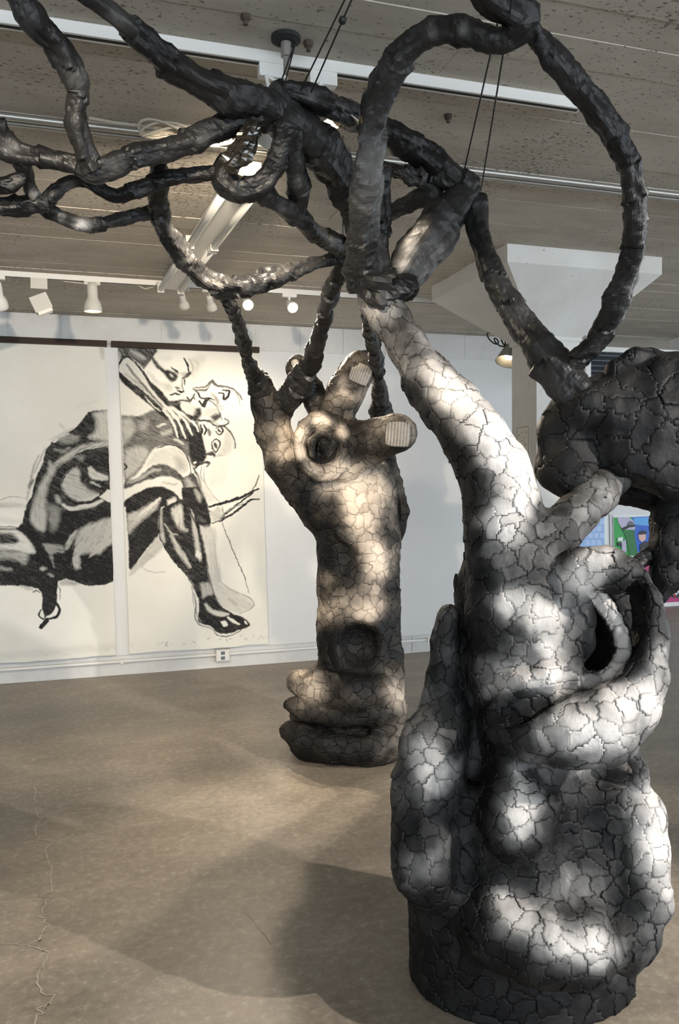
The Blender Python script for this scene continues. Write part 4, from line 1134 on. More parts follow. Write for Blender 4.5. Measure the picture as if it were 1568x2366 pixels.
# ================================================================ THE HANGING CANOPY
can = thing('branch_canopy_sculpture', 'tangle of black paper-wrapped branches hung under the ceiling over the room', 'sculpture', W(600, 240, 2.4))
CB = [
    (.06, [(838, 545, 2.79, 26), (815, 460, 2.74, 38), (760, 372, 2.62, 42), (705, 310, 2.53, 44), (650, 268, 2.46, 44), (600, 240, 2.4, 41), (530, 222, 2.33, 37), (460, 190, 2.26, 33), (400, 150, 2.2, 29), (345, 105, 2.13, 29), (290, 58, 2.06, 25), (245, 22, 2.02, 22), (200, -14, 1.98, 22), (140, -60, 1.95, 22)], ((270, 40, 60, .25),)),
    (.06, [(1085, 446, 2.92, 34), (1030, 405, 2.9, 31), (960, 345, 2.85, 31), (880, 300, 2.75, 30), (800, 260, 2.6, 26), (740, 232, 2.47, 24), (690, 215, 2.44, 21), (650, 212, 2.43, 19), (610, 240, 2.42, 26)], ((720, 222, 20, .3),)),
    (.04, [(648, 228, 2.44, 20), (645, 205, 2.44, 13), (647, 187, 2.44, 9)], ()),
    (.04, [(600, 225, 2.4, 24), (565, 212, 2.4, 20), (545, 215, 2.4, 10)], ()),
    (.17, [(20, -50, 1.98, 28), (45, -10, 2.01, 30), (75, 45, 2.04, 33), (125, 95, 2.08, 29), (162, 160, 2.13, 27), (181, 200, 2.17, 25), (174, 255, 2.2, 25), (182, 310, 2.23, 24), (200, 360, 2.26, 23), (218, 392, 2.28, 26)], ((180, 180, 40, .32), (140, 120, 40, .08), (60, 40, 50, .2))),
    (.07, [(600, 258, 2.42, 34), (550, 280, 2.42, 28), (490, 305, 2.4, 27), (430, 333, 2.38, 25), (360, 350, 2.35, 24), (290, 370, 2.32, 26), (225, 392, 2.3, 28), (170, 380, 2.3, 22), (110, 365, 2.3, 23), (50, 356, 2.3, 26), (12, 340, 2.3, 33), (-25, 300, 2.3, 34)], ((470, 320, 30, .28), (270, 390, 30, .25), (20, 340, 36, .3))),
    (.16, [(14, 335, 2.3, 26), (6, 300, 2.28, 14), (4, 278, 2.27, 10)], ()),
    (.05, [(600, 262, 2.44, 22), (578, 300, 2.45, 18), (556, 345, 2.46, 20), (528, 378, 2.48, 22), (518, 410, 2.5, 27), (555, 440, 2.5, 28), (600, 430, 2.5, 25), (632, 388, 2.48, 22), (652, 335, 2.45, 23), (662, 285, 2.43, 28)], ((620, 420, 30, .22), (545, 450, 26, .18))),
    (.10, [(505, 398, 2.5, 17), (440, 405, 2.5, 15), (380, 416, 2.5, 16), (320, 436, 2.5, 19), (270, 452, 2.5, 17), (225, 432, 2.48, 14), (190, 416, 2.48, 13), (150, 426, 2.47, 15), (120, 452, 2.46, 17), (100, 478, 2.46, 14)], ((160, 430, 24, .4),)),
    (.13, [(665, 300, 2.46, 26), (680, 380, 2.55, 25), (690, 440, 2.65, 23), (688, 488, 2.7, 17)], ((685, 420, 24, .35),)),
    (.12, [(600, 440, 2.52, 22), (640, 470, 2.6, 19), (690, 502, 2.75, 21), (730, 540, 2.9, 19), (775, 562, 3.1, 21), (806, 586, 3.3, 17)], ((770, 560, 22, .55), (650, 480, 16, .3))),  # palest patch paints in lamp light near the junction
    (.12, [(806, 590, 3.3, 15), (750, 602, 3.25, 13), (690, 620, 3.2, 17), (620, 645, 3.15, 23), (550, 666, 3.1, 24), (490, 652, 3.05, 23), (445, 618, 3.0, 23), (405, 570, 2.9, 23), (376, 515, 2.8, 22), (366, 450, 2.65, 21), (368, 400, 2.55, 19), (368, 355, 2.4, 17)], ((500, 660, 40, .22), (430, 600, 30, .2))),
    (.14, [(360, 488, 2.76, 15), (310, 500, 2.7, 14), (250, 515, 2.65, 14), (200, 520, 2.6, 17), (150, 505, 2.55, 16), (105, 480, 2.5, 15), (75, 445, 2.42, 15), (60, 400, 2.35, 17), (50, 365, 2.3, 19)], ((190, 520, 26, .7), (80, 450, 20, .5), (140, 500, 20, .4))),
    (.05, [(110, 470, 2.46, 16), (60, 474, 2.44, 21), (10, 478, 2.42, 20), (-40, 470, 2.4, 20)], ()),
    (.05, [(62, 400, 2.35, 14), (30, 422, 2.35, 18), (-5, 430, 2.35, 18), (-40, 430, 2.35, 18)], ()),
    (.28, [(1015, 440, 2.93, 24), (965, 462, 2.98, 20), (905, 490, 3.05, 17), (862, 515, 3.08, 18)], ()),
    (.22, [(1000, 432, 2.92, 18), (955, 405, 2.92, 18), (920, 396, 2.93, 15), (885, 388, 2.95, 13)], ((945, 400, 20, .5),)),
    (.05, [(885, 395, 2.75, 22), (878, 470, 2.76, 24), (868, 560, 2.77, 28), (860, 630, 2.77, 34)], ()),
    (.06, [(806, 588, 3.3, 12), (815, 560, 3.15, 11), (830, 530, 2.95, 14)], ()),
]
for i, (tn, pts, bl) in enumerate(CB):
    branch(can, pts, tn, 'branch', seed=40 + i, blobs=bl)
# glossy crumpled tar paper round the inner loop
branch(can, [(585, 285, 2.40, 17), (568, 320, 2.40, 22), (548, 355, 2.41, 24), (525, 385, 2.43, 22)], .05, 'glossy_wrap', M['tar'], 2.6, 90, 18)
branch(can, [(985, 415, 2.86, 12), (950, 405, 2.86, 18), (930, 408, 2.87, 14)], .3, 'loose_wrap', None, 2.6, 91, 18)

# ================================================================ THE CHARCOAL DRAWINGS
class Sheet:
    """charcoal tone over the two sheets; x, y are measured across and down the sheets in drawing units"""
    def __init__(s, x0, y0, x1, y1, k=1.5):
        s.o = (x0, y0); s.k = k; s.w, s.h = int((x1 - x0) * k), int((y1 - y0) * k)
        s.D = np.zeros((s.h, s.w), np.float32)
        yy, xx = np.mgrid[0:s.h, 0:s.w]; s.X = xx / k + x0; s.Y = yy / k + y0

    def _curve(s, P, n=8):
        P = np.array(P, float)
        if len(P) < 3: return P
        E = np.vstack([2 * P[0] - P[1], P, 2 * P[-1] - P[-2]]); o = []
        for i in range(1, len(E) - 2):
            for t in np.arange(n) / n:
                p0, p1, p2, p3 = E[i - 1:i + 3]
                o.append(.5 * (2 * p1 + (p2 - p0) * t + (2 * p0 - 5 * p1 + 4 * p2 - p3) * t * t + (3 * p1 - p0 - 3 * p2 + p3) * t ** 3))
        return np.array(o + [E[-2]])

    def _win(s, P, m):
        a = np.floor((P.min(0) - m - s.o) * s.k).astype(int); b = np.ceil((P.max(0) + m - s.o) * s.k).astype(int)
        return slice(max(a[1], 0), max(min(b[1], s.h), 0)), slice(max(a[0], 0), max(min(b[0], s.w), 0))

    def grain(s, sl, ang, amp):
        c, q = math.cos(math.radians(ang)), math.sin(math.radians(ang))
        X, Y = s.X[sl], s.Y[sl]
        p = np.stack([(X * c + Y * q).ravel() * .045, (-X * q + Y * c).ravel() * .42, np.full(X.size, ang * .1)], 1)
        return 1 + amp * (vnoise(p) * .7 + vnoise(p * 2.3) * .5).reshape(X.shape)

    def lay(s, sl, m, tone):
        d = s.D[sl]; s.D[sl] = d + (tone - d) * np.clip(m, 0, 1)

    def poly(s, P, tone, soft=2.0, ang=None, amp=.35, curve=True):
        P = np.array(P, float)
        if curve: P = s._curve(np.vstack([P, P[:1]]), 5)[:-1]
        sl = s._win(P, soft * 3 + 2); X, Y = s.X[sl], s.Y[sl]
        if X.size == 0: return
        ins = np.zeros(X.shape, bool); n = len(P); dist = np.full(X.shape, 1e9)
        for i in range(n):
            (xa, ya), (xb, yb) = P[i], P[(i + 1) % n]
            if abs(yb - ya) > 1e-9:
                c = ((ya > Y) != (yb > Y)) & (X < (xb - xa) * (Y - ya) / (yb - ya) + xa); ins ^= c
            L2 = (xb - xa) ** 2 + (yb - ya) ** 2 + 1e-9
            t = np.clip(((X - xa) * (xb - xa) + (Y - ya) * (yb - ya)) / L2, 0, 1)
            dist = np.minimum(dist, (X - xa - t * (xb - xa)) ** 2 + (Y - ya - t * (yb - ya)) ** 2)
        sd = np.sqrt(dist) * np.where(ins, 1, -1)
        m = np.clip(.5 + sd / (2 * soft), 0, 1)
        if ang is not None: m = m * np.clip(s.grain(sl, ang, amp), 0, 1.25)
        s.lay(sl, m, tone)

    def line(s, P, w, tone, soft=.8, ang=None, amp=.5, taper=True):
        w = w * 1.3; P = s._curve(P); sl = s._win(P, w + soft * 3); X, Y = s.X[sl], s.Y[sl]
        if X.size == 0: return
        best = np.full(X.shape, 1e9); n = len(P)
        for i in range(n - 1):
            (xa, ya), (xb, yb) = P[i], P[i + 1]
            L2 = (xb - xa) ** 2 + (yb - ya) ** 2 + 1e-9
            t = np.clip(((X - xa) * (xb - xa) + (Y - ya) * (yb - ya)) / L2, 0, 1)
            u = (i + t) / (n - 1); ww = w / 2 * ((.45 + .55 * np.sin(np.pi * np.clip(u * .9 + .05, 0, 1))) if taper else 1)
            best = np.minimum(best, np.sqrt((X - xa - t * (xb - xa)) ** 2 + (Y - ya - t * (yb - ya)) ** 2) - ww)
        m = np.clip(.5 - best / (2 * soft), 0, 1)
        if ang is not None: m = m * np.clip(s.grain(sl, ang, amp), 0, 1.2)
        s.lay(sl, m, tone)


SH = Sheet(-60, 785, 640, 1540)


def frame(ox, oy, k):
    return lambda *p: [(ox + x / k, oy + y / k) for x, y in p]


def DRAW():
    A = frame(240, 780, 4.126); B = frame(240, 1130, 4.126); C = frame(0, 920, 5.227); D = frame(0, 1180, 5.227)
    P, L = SH.poly, SH.line
    k = 1 / 4.126; q = 1 / 5.227
    # ---- pale smudges
    P(A((150, 400), (470, 660), (330, 740), (160, 730)), .10, 4, 20)
    P(A((800, 200), (960, 180), (900, 330), (830, 380)), .18, 8, 60)
    P(A((1130, 870), (1220, 900), (1230, 1020), (1180, 1110), (1080, 1120)), .22, 6, 70)
    P(A((980, 1180), (1180, 1180), (1150, 1400), (1000, 1400)), .10, 9, 90)
    # ---- torso, right sheet
    P(A((165, 735), (330, 745), (460, 690), (560, 690), (650, 790), (740, 900), (840, 800), (910, 800), (945, 980), (960, 1160), (860, 1230), (800, 1140), (720, 1060), (600, 1030), (480, 1060), (420, 1140), (360, 1240), (260, 1340), (195, 1355), (180, 1050)), .80, 2.5, 15, .22)
    P(A((175, 780), (250, 770), (300, 860), (250, 950), (185, 1000)), .38, 6, 60)
    P(A((330, 800), (420, 790), (400, 870), (340, 870)), .50, 6, 10)
    P(A((500, 840), (570, 815), (590, 830), (520, 850)), .2, 2, 0)
    P(A((540, 900), (640, 880), (650, 910), (560, 930)), .45, 4, 0)
    P(A((200, 1080), (330, 1040), (420, 1080), (400, 1150), (330, 1250), (250, 1320), (200, 1330), (195, 1180)), .36, 6, 70)
    P(A((470, 1090), (600, 1045), (720, 1065), (785, 1130), (810, 1250), (740, 1310), (650, 1250), (500, 1200), (400, 1230), (450, 1150)), .22, 4, 40, .4)
    P(A((680, 1140), (760, 1180), (760, 1260), (700, 1240)), .5, 8, 60)
    L(A((500, 1060), (600, 1025), (700, 1040), (770, 1100), (815, 1200), (830, 1290)), 9 * k, .95)
    L(A((195, 1200), (215, 1230), (195, 1260)), 16 * k, .9)
    # ---- folded arm
    P(A((200, 1370), (330, 1330), (450, 1230), (560, 1205), (680, 1255), (760, 1330), (850, 1290), (900, 1380), (930, 1480), (960, 1600), (780, 1600), (745, 1400), (660, 1340), (560, 1325), (380, 1370), (200, 1440)), .88, 2.2, 25, .18)
    L(A((230, 1385), (340, 1345), (460, 1270), (540, 1260)), 22 * k, .42, 3)
    L(A((790, 1360), (850, 1450), (890, 1560)), 60 * k, .42, 5, 70)
    P(A((200, 1460), (540, 1325), (580, 1345), (420, 1420), (210, 1535)), .02, 1.5, curve=False)
    # ---- knee and thigh
    P(A((205, 1545), (400, 1440), (560, 1430), (690, 1510), (700, 1600), (205, 1620)), .95, 2)
    P(A((520, 1400), (640, 1340), (745, 1400), (720, 1540), (690, 1560), (640, 1470), (540, 1430)), .10, 2.5, 20)
    L(A((560, 1380), (660, 1400), (700, 1390)), 14 * k, .4, 2)
    P(B((205, 110), (420, 10), (560, -20), (680, 40), (720, 120), (640, 190), (545, 170), (530, 420), (390, 590), (250, 770), (235, 560)), .96, 1.6)
    P(B((225, 240), (330, 200), (480, 120), (520, 130), (500, 190), (420, 250), (300, 360), (250, 420), (225, 400)), .34, 5, -45, .6)
    for x in range(6): L(B((330 + 30 * x, 260 - 22 * x), (380 + 30 * x, 210 - 24 * x), (400 + 26 * x, 230 - 24 * x)), 18 * k, .12, 2, -50)
    P(B((600, 110), (680, 80), (690, 140), (620, 180)), .1, 3)
    # ---- shin
    P(B((545, 190), (620, 150), (700, 110), (770, 100), (850, 220), (920, 380), (965, 560), (1010, 850), (1060, 1020), (980, 1090), (900, 1040), (830, 880), (760, 790), (660, 690), (570, 540), (532, 430)), .93, 1.6)
    L(B((545, 200), (540, 340), (575, 500)), 30 * k, .45, 3, 80)
    P(B((640, 190), (740, 150), (755, 330), (800, 400), (720, 380), (660, 280)), .22, 4, 90, .6)
    L(B((640, 440), (700, 560), (760, 650), (820, 740)), 38 * k, .30, 3, 60, .6)
    L(B((800, 120), (850, 240), (870, 420), (900, 600), (915, 670)), 36 * k, .34, 3, 80, .7)
    L(B((890, 600), (910, 650)), 44 * k, .08, 3)
    L(B((780, 110), (830, 230), (880, 350)), 9 * k, .95); L(B((870, 260), (915, 430), (960, 640), (1000, 850), (1040, 980)), 26 * k, .97)
    L(B((580, 330), (640, 420), (700, 430)), 12 * k, .35, 2, 30)
    # ---- arm that hangs past the knee, claw
    P(B((740, -10), (920, -10), (990, 160), (1020, 330), (985, 370), (900, 335), (840, 210), (750, 100)), .95, 1.8)
    L(B((870, 10), (900, 60), (915, 110)), 34 * k, .45, 4)
    L(B((1000, 170), (1150, 130), (1300, 80), (1470, 0)), 22 * k, .97, .7)
    L(B((1000, 205), (1120, 255), (1280, 140), (1400, 50), (1445, 10)), 12 * k, .92, .7)
    L(B((1030, 325), (1130, 290), (1270, 205), (1390, 110), (1478, 92)), 16 * k, .95, .7)
    L(B((1120, 260), (1200, 190), (1330, 140)), 9 * k, .7); L(B((1020, 240), (1110, 275), (1150, 260)), 16 * k, .95); L(B((1130, 170), (1140, 240)), 8 * k, .7)
    L(A((1480, 1310), (1450, 1390), (1400, 1480)), 9 * k, .8)
    P(B((1010, 230), (1100, 170), (1130, 260), (1050, 310)), .3, 4, 30)
    L(B((1125, 310), (1170, 440), (1280, 700), (1350, 870), (1378, 990)), 7 * k, .85, .5)
    # ---- foot
    P(B((900, 1000), (1050, 1010), (1120, 1110), (1230, 1190), (1330, 1225), (1392, 1300), (1300, 1345), (1200, 1385), (1090, 1370), (1020, 1310), (940, 1285), (895, 1250), (905, 1150)), .95, 1.4)
    P(B((910, 900), (1000, 900), (1040, 1000), (990, 1010), (940, 1040), (930, 960)), .36, 4, 85, .6)
    L(B((970, 1100), (1020, 1160), (1110, 1190), (1180, 1195)), 36 * k, .2, 2.5, 30, .5)
    P(B((1110, 1265), (1160, 1255), (1180, 1300), (1140, 1315)), .02, 1.2); L(B((1180, 1225), (1230, 1255), (1290, 1290)), 20 * k, .03, 1); L(B((1340, 1260), (1362, 1290)), 16 * k, .03, 1)
    L(B((1100, 1390), (1200, 1385), (1290, 1345)), 16 * k, .05, 1)
    L(B((1030, 1330), (1090, 1395), (1190, 1400), (1310, 1345)), 7 * k, .9, .5)
    L(B((830, 930), (875, 1080), (868, 1220), (920, 1295), (1020, 1325)), 9 * k, .75, .6); L(B((880, 1060), (885, 1200), (930, 1270)), 7 * k, .6, .6); L(B((840, 960), (860, 1120)), 8 * k, .4, 1)
    # ---- ghost of an earlier leg and foot
    P(B((920, 360), (1060, 380), (1070, 600), (1120, 860), (1020, 900), (980, 640)), .26, 5, 84, .7)
    P(B((1050, 880), (1180, 930), (1350, 1030), (1425, 1100), (1380, 1150), (1260, 1180), (1120, 1110), (1060, 1000)), .22, 4, 35, .6)
    L(B((1090, 870), (1230, 970), (1380, 1030), (1432, 1100), (1380, 1155), (1290, 1190)), 8 * k, .5, .8); L(B((1050, 420), (1070, 700), (1110, 880)), 7 * k, .4, 1); L(B((1190, 1050), (1270, 1110)), 26 * k, .4, 3)
    P(B((250, 790), (530, 440), (560, 560), (420, 690), (250, 820)), .34, 4, -40, .6)
    L(B((360, 745), (450, 790), (590, 790)), 5 * k, .55, .5)
    L(B((535, 200), (530, 420), (580, 560), (680, 700), (800, 840), (860, 960)), 8 * k, .95, .6)
    # ---- forearm and hand of the embracing figure
    P(A((120, 90), (490, 100), (455, 190), (375, 280), (330, 245), (250, 200), (180, 220), (140, 290), (150, 200), (125, 150)), .88, 2, 60, .3)
    L(A((260, 130), (330, 170), (380, 200)), 40 * k, .45, 4, 30); L(A((130, 130), (150, 200)), 30 * k, .45, 4)
    P(A((150, 280), (200, 205), (300, 225), (400, 380), (480, 520), (630, 690), (570, 720), (430, 570), (300, 440), (170, 380)), .20, 2.5, 50, .5)
    L(A((300, 240), (220, 180), (160, 220), (138, 300), (150, 390)), 14 * k, .95)
    L(A((145, 340), (190, 400), (300, 490), (420, 590), (520, 680), (600, 770)), 52 * k, .92, 1.5)
    L(A((300, 235), (380, 340), (440, 440), (530, 560), (620, 660)), 20 * k, .92)
    L(A((215, 250), (270, 330), (360, 440), (470, 560), (560, 660)), 20 * k, .75, 1.2, 50)
    L(A((200, 340), (300, 420), (380, 500)), 18 * k, .5, 2)
    L(A((390, 560), (460, 640), (540, 700)), 10 * k, .15, 1)
    P(A((400, 370), (450, 420), (560, 520), (610, 600), (720, 600), (745, 690), (890, 770), (830, 800), (700, 700), (600, 640), (500, 520), (430, 450)), .93, 2)
    P(A((650, 780), (700, 760), (900, 850), (920, 960), (800, 1000), (700, 990), (660, 900)), .90, 4)
    for F in (((560, 690), (640, 780), (680, 870), (702, 950)), ((610, 690), (700, 780), (745, 880), (778, 960)), ((640, 680), (760, 780), (810, 860), (842, 925)), ((650, 660), (780, 750), (870, 830), (898, 895))):
        L(A(*F), 30 * k, .93, 1); L(A(*F), 19 * k, .08, 1.1, 60, .4)
    P(A((560, 680), (650, 660), (740, 740), (700, 780), (620, 740)), .12, 3, 40, .5)
    L(A((600, 690), (650, 760)), 8 * k, .8); L(A((650, 690), (720, 760)), 8 * k, .8)
    L(A((670, 970), (720, 985), (760, 1020)), 20 * k, .3, 2)
    # ---- first head
    L(A((455, 190), (520, 280), (590, 335)), 30 * k, .85, 2); P(A((560, 330), (620, 310), (690, 340), (702, 385), (650, 425), (600, 385)), .9, 2.5); L(A((630, 350), (655, 370)), 14 * k, .3, 1.5)
    L(A((640, 280), (690, 320), (710, 340)), 14 * k, .9); L(A((750, 390), (790, 360), (825, 335)), 26 * k, .85, 1.5); L(A((765, 195), (800, 270), (812, 345)), 16 * k, .92)
    L(A((815, 200), (850, 290), (830, 340)), 9 * k, .5, 1.2); L(A((850, 200), (900, 260), (880, 320)), 8 * k, .3, 1.5); L(A((742, 400), (748, 470), (765, 520)), 12 * k, .65, 1.5)
    L(A((680, 470), (720, 485)), 18 * k, .8, 1.5); L(A((765, 400), (772, 450)), 13 * k, .85); L(A((630, 545), (680, 535), (725, 545)), 16 * k, .9); L(A((700, 505), (740, 520), (760, 505)), 16 * k, .92); L(A((575, 560), (640, 630), (730, 620)), 22 * k, .85, 1.5)
    P(A((420, 330), (520, 420), (560, 470), (480, 420)), .3, 6, 45); P(A((560, 430), (640, 440), (650, 510), (580, 500)), .25, 6, 60); P(A((720, 340), (780, 330), (760, 370)), .4, 4)
    P(A((540, 200), (640, 180), (620, 220)), .16, 6); L(A((380, 290), (420, 220), (470, 170)), 26 * k, .85, 2)
    # ---- second head
    L(A((850, 490), (900, 530), (925, 575), (1000, 580), (1060, 595)), 14 * k, .92); L(A((860, 480), (960, 470), (1020, 425), (1090, 460), (1180, 470), (1260, 515), (1322, 590)), 17 * k, .82, 1, 20, .4); L(A((1240, 500), (1280, 570), (1300, 655)), 8 * k, .5)
    L(A((1000, 470), (1030, 410), (1060, 440)), 12 * k, .8); L(A((870, 500), (960, 500), (1000, 480)), 14 * k, .8)
    L(A((1095, 530), (1140, 540), (1140, 590), (1180, 560), (1190, 510), (1130, 500)), 18 * k, .95); L(A((718, 595), (780, 605), (830, 590), (865, 540)), 18 * k, .92); L(A((795, 560), (820, 620)), 16 * k, .85); L(A((845, 560), (870, 590)), 14 * k, .8)
    L(A((910, 610), (950, 650), (970, 600), (1000, 590)), 26 * k, .93); L(A((980, 590), (1050, 630), (1095, 700), (1125, 785)), 9 * k, .92); P(A((860, 670), (920, 670), (930, 740), (880, 780), (850, 740)), .9, 3); P(A((1000, 750), (1060, 720), (1120, 740), (1060, 800)), .9, 3)
    L(A((1030, 540), (1080, 600), (1080, 650)), 26 * k, .55, 3); L(A((780, 740), (830, 775), (920, 785), (1010, 795), (1080, 825), (1140, 842), (1190, 805), (1150, 768)), 12 * k, .88); P(A((740, 620), (850, 640), (860, 720), (780, 700)), .2, 6, 60)
    P(A((940, 690), (1060, 660), (1080, 710), (960, 760)), .25, 5); L(A((1080, 660), (1150, 655)), 5 * k, .6); L(A((1090, 680), (1145, 682)), 5 * k, .5)
    # ---- third head, thrown back
    P(A((800, 950), (930, 930), (960, 1050), (975, 1150), (890, 1200), (830, 1160)), .96, 2.5)
    P(A((890, 800), (1000, 800), (1130, 850), (1150, 950), (1110, 1090), (1020, 1120), (960, 1020), (930, 900)), .08, 3)
    L(A((890, 835), (905, 795), (1000, 800), (1060, 840), (1150, 850), (1205, 905), (1242, 975), (1252, 1052)), 11 * k, .88); L(A((1230, 960), (1255, 1010), (1240, 1055)), 8 * k, .8)
    L(A((918, 830), (935, 890), (920, 930)), 16 * k, .95); L(A((950, 830), (975, 880), (955, 925)), 18 * k, .95); L(A((995, 870), (1010, 930)), 24 * k, .75, 1.5); L(A((1065, 870), (1110, 850), (1135, 890), (1095, 925), (1065, 890)), 12 * k, .92); L(A((1090, 880), (1110, 895)), 22 * k, .9)
    L(A((1030, 1000), (1070, 970), (1108, 1005), (1075, 1085), (1035, 1060), (1030, 1010)), 12 * k, .92); L(A((1055, 1010), (1070, 1050)), 24 * k, .9); L(A((960, 1115), (1030, 1105), (1055, 1130)), 30 * k, .88, 1.5); L(A((1040, 1130), (1150, 1125)), 5 * k, .55)
    L(A((860, 1255), (900, 1215), (960, 1190), (1005, 1200), (980, 1230)), 18 * k, .88); P(A((850, 1190), (880, 1180), (885, 1195), (860, 1205)), .02, 1)
    L(A((850, 1240), (900, 1330), (930, 1450), (980, 1600)), 16 * k, .9); L(A((930, 1230), (920, 1320), (965, 1400)), 8 * k, .65); L(A((955, 1235), (950, 1330), (975, 1410), (1040, 1500), (1100, 1568)), 8 * k, .5, 1)
    P(A((900, 1300), (960, 1400), (1060, 1530), (1000, 1560), (930, 1440)), .14, 5, 60)
    # ---- left sheet: bowed back
    P(C((1300, 138), (1180, 148), (1070, 168), (900, 370), (780, 430), (650, 500), (555, 620), (510, 800), (430, 960), (385, 1180), (320, 1290), (270, 1500), (200, 1580), (1400, 1580), (1400, 1240), (1310, 1250), (1200, 1190), (1300, 1110), (1400, 1080), (1400, 138)), .92, 1.5, curve=False)
    P(C((1120, 190), (1400, 150), (1400, 500), (1130, 490), (1070, 470), (1150, 400), (1160, 280)), .24, 6, 75, .5)
    L(C((1400, 540), (1250, 560), (1100, 585), (960, 625), (830, 700), (700, 790), (620, 880)), 66 * q, .34, 4, -30, .8)
    L(C((645, 530), (720, 475), (830, 430)), 34 * q, .06, 1.5); P(C((700, 480), (840, 440), (960, 470), (880, 540), (740, 540)), .55, 5, -20, .6)
    L(C((660, 620), (760, 640), (840, 600)), 26 * q, .45, 3, 0, .7)
    P(C((590, 880), (660, 880), (600, 1000), (560, 1150), (545, 1400), (545, 1580), (370, 1580), (380, 1400), (430, 1180), (500, 1010)), .34, 6, 95, .5)
    P(C((590, 760), (640, 800), (650, 860), (580, 880)), .4, 4, 60)
    P(C((920, 830), (800, 920), (745, 1030), (780, 1130), (900, 1230), (1060, 1225), (1190, 1160), (1080, 1100), (970, 1010), (965, 900)), .30, 4, 20, .6)
    P(C((1060, 840), (1105, 830), (1170, 890), (1290, 940), (1290, 990), (1100, 970)), .16, 2.5, 30); L(C((1100, 1010), (1210, 1070)), 22 * q, .3, 2); L(C((940, 1230), (1080, 1220), (1190, 1160)), 26 * q, .18, 2)
    L(C((760, 1290), (860, 1340), (1000, 1310), (1120, 1290), (1235, 1235)), 46 * q, .10, 2.5, -10, .3); L(C((680, 1180), (720, 1260)), 44 * q, .4, 4); P(C((560, 1280), (700, 1330), (720, 1500), (600, 1560)), .62, 8, 90)
    L(C((930, 1440), (1060, 1400)), 28 * q, .3, 3, -20, .7); P(C((1010, 1580), (1180, 1500), (1400, 1440), (1400, 1580)), .4, 6, 60, .6); P(C((920, 700), (1010, 700), (980, 760)), .6, 5)
    L(C((745, 1040), (760, 980), (830, 880)), 8 * q, .95); L(C((900, 690), (1050, 640), (1280, 590)), 14 * q, .97); L(C((730, 1130), (800, 1200), (900, 1260), (1060, 1260), (1190, 1200)), 24 * q, .97, 1.5)
    P(C((1205, 1190), (1310, 1110), (1400, 1080), (1400, 1260), (1310, 1250)), .03, 1, curve=False)
    # ghosts round the back
    L(C((470, 690), (400, 850), (360, 1050), (325, 1230)), 22 * q, .42, 2, 70, .6); L(C((545, 600), (480, 760), (420, 900)), 14 * q, .45, 2); L(C((350, 1080), (400, 980)), 30 * q, .7, 3)
    L(C((900, 130), (980, 80), (1200, 30)), 20 * q, .07, 4); L(C((720, 310), (790, 380)), 24 * q, .18, 4); L(C((600, 500), (760, 420), (880, 360)), 12 * q, .3, 2)
    L(C((-200, 1290), (0, 1228), (150, 1188), (310, 1212)), 7 * q, .55, .8); L(C((-200, 1290), (0, 1290), (290, 1300)), 50 * q, .24, 4, 0, .6); L(C((-200, 1480), (0, 1470), (260, 1500)), 60 * q, .14, 5, 5)
    L(C((-300, 1545), (0, 1548), (240, 1562)), 8 * q, .92)
    # ---- left sheet: hips, thigh, foot
    P(D((-320, 205), (0, 208), (205, 214), (270, 165), (300, 0), (1400, 0), (1400, 830), (1290, 890), (1090, 914), (960, 880), (800, 822), (705, 850), (685, 1000), (692, 1130), (640, 1235), (540, 1285), (505, 1170), (510, 1010), (465, 935), (230, 908), (0, 900), (-320, 890)), .96, 1.4, curve=False)
    P(D((380, -10), (545, -10), (545, 230), (470, 230), (400, 170), (365, 100)), .30, 5, 95, .4); P(D((580, -10), (720, -10), (690, 210), (610, 220)), .58, 7, 90)
    P(D((-320, 230), (0, 232), (200, 235), (320, 320), (430, 490), (330, 515), (200, 480), (0, 470), (-320, 470)), .16, 4, 10, .4)
    P(D((-200, 300), (40, 270), (160, 290), (230, 370), (100, 400), (-100, 390)), .92, 4, 20, .5); P(D((-320, 480), (0, 470), (200, 490), (330, 520), (300, 640), (100, 580), (-320, 590)), .5, 7, 10, .5)
    L(D((-100, 690), (130, 710)), 40 * q, .6, 4); L(D((500, 700), (540, 700)), 40 * q, .3, 4); L(D((590, 770), (640, 790)), 24 * q, .5, 3)
    P(D((515, 395), (740, 425), (770, 500), (640, 525), (650, 680), (600, 560)), .5, 4, 10, .6); L(D((800, 460), (850, 350), (925, 250)), 44 * q, .32, 3, -60, .6)
    P(D((1400, 60), (1180, 130), (1000, 200), (915, 330), (890, 500), (960, 530), (1100, 510), (1200, 520), (1290, 430), (1400, 340)), .30, 5, -55, .6); P(D((875, 560), (950, 520), (965, 690), (905, 700), (868, 640)), .30, 4, 80)
    for x in range(6): L(D((1080 + 45 * x, 560 - 30 * x), (1130 + 45 * x, 500 - 36 * x)), 18 * q, .3, 2)
    L(D((440, 380), (560, 560), (640, 700)), 26 * q, .97, 2); L(D((205, 215), (330, 300), (450, 470)), 20 * q, .95, 2); L(D((905, 360), (880, 480), (865, 600), (890, 720)), 12 * q, .97)
    L(D((692, 1130), (718, 1200), (680, 1280), (560, 1312)), 28 * q, .97); L(D((500, 1190), (470, 1265), (530, 1312), (550, 1250)), 18 * q, .95); L(D((565, 1330), (495, 1402)), 40 * q, .97, 1, taper=False); L(D((600, 1275), (650, 1240), (680, 1160)), 24 * q, .02, 1); L(D((515, 1260), (530, 1300)), 16 * q, .1, 1)
    L(D((705, 900), (728, 960), (722, 1080)), 8 * q, .8); L(D((400, 985), (440, 965), (480, 990)), 14 * q, .9); P(D((710, 870), (800, 830), (950, 885), (760, 905)), .38, 3, 10); L(D((250, 915), (400, 950)), 30 * q, .35, 3)
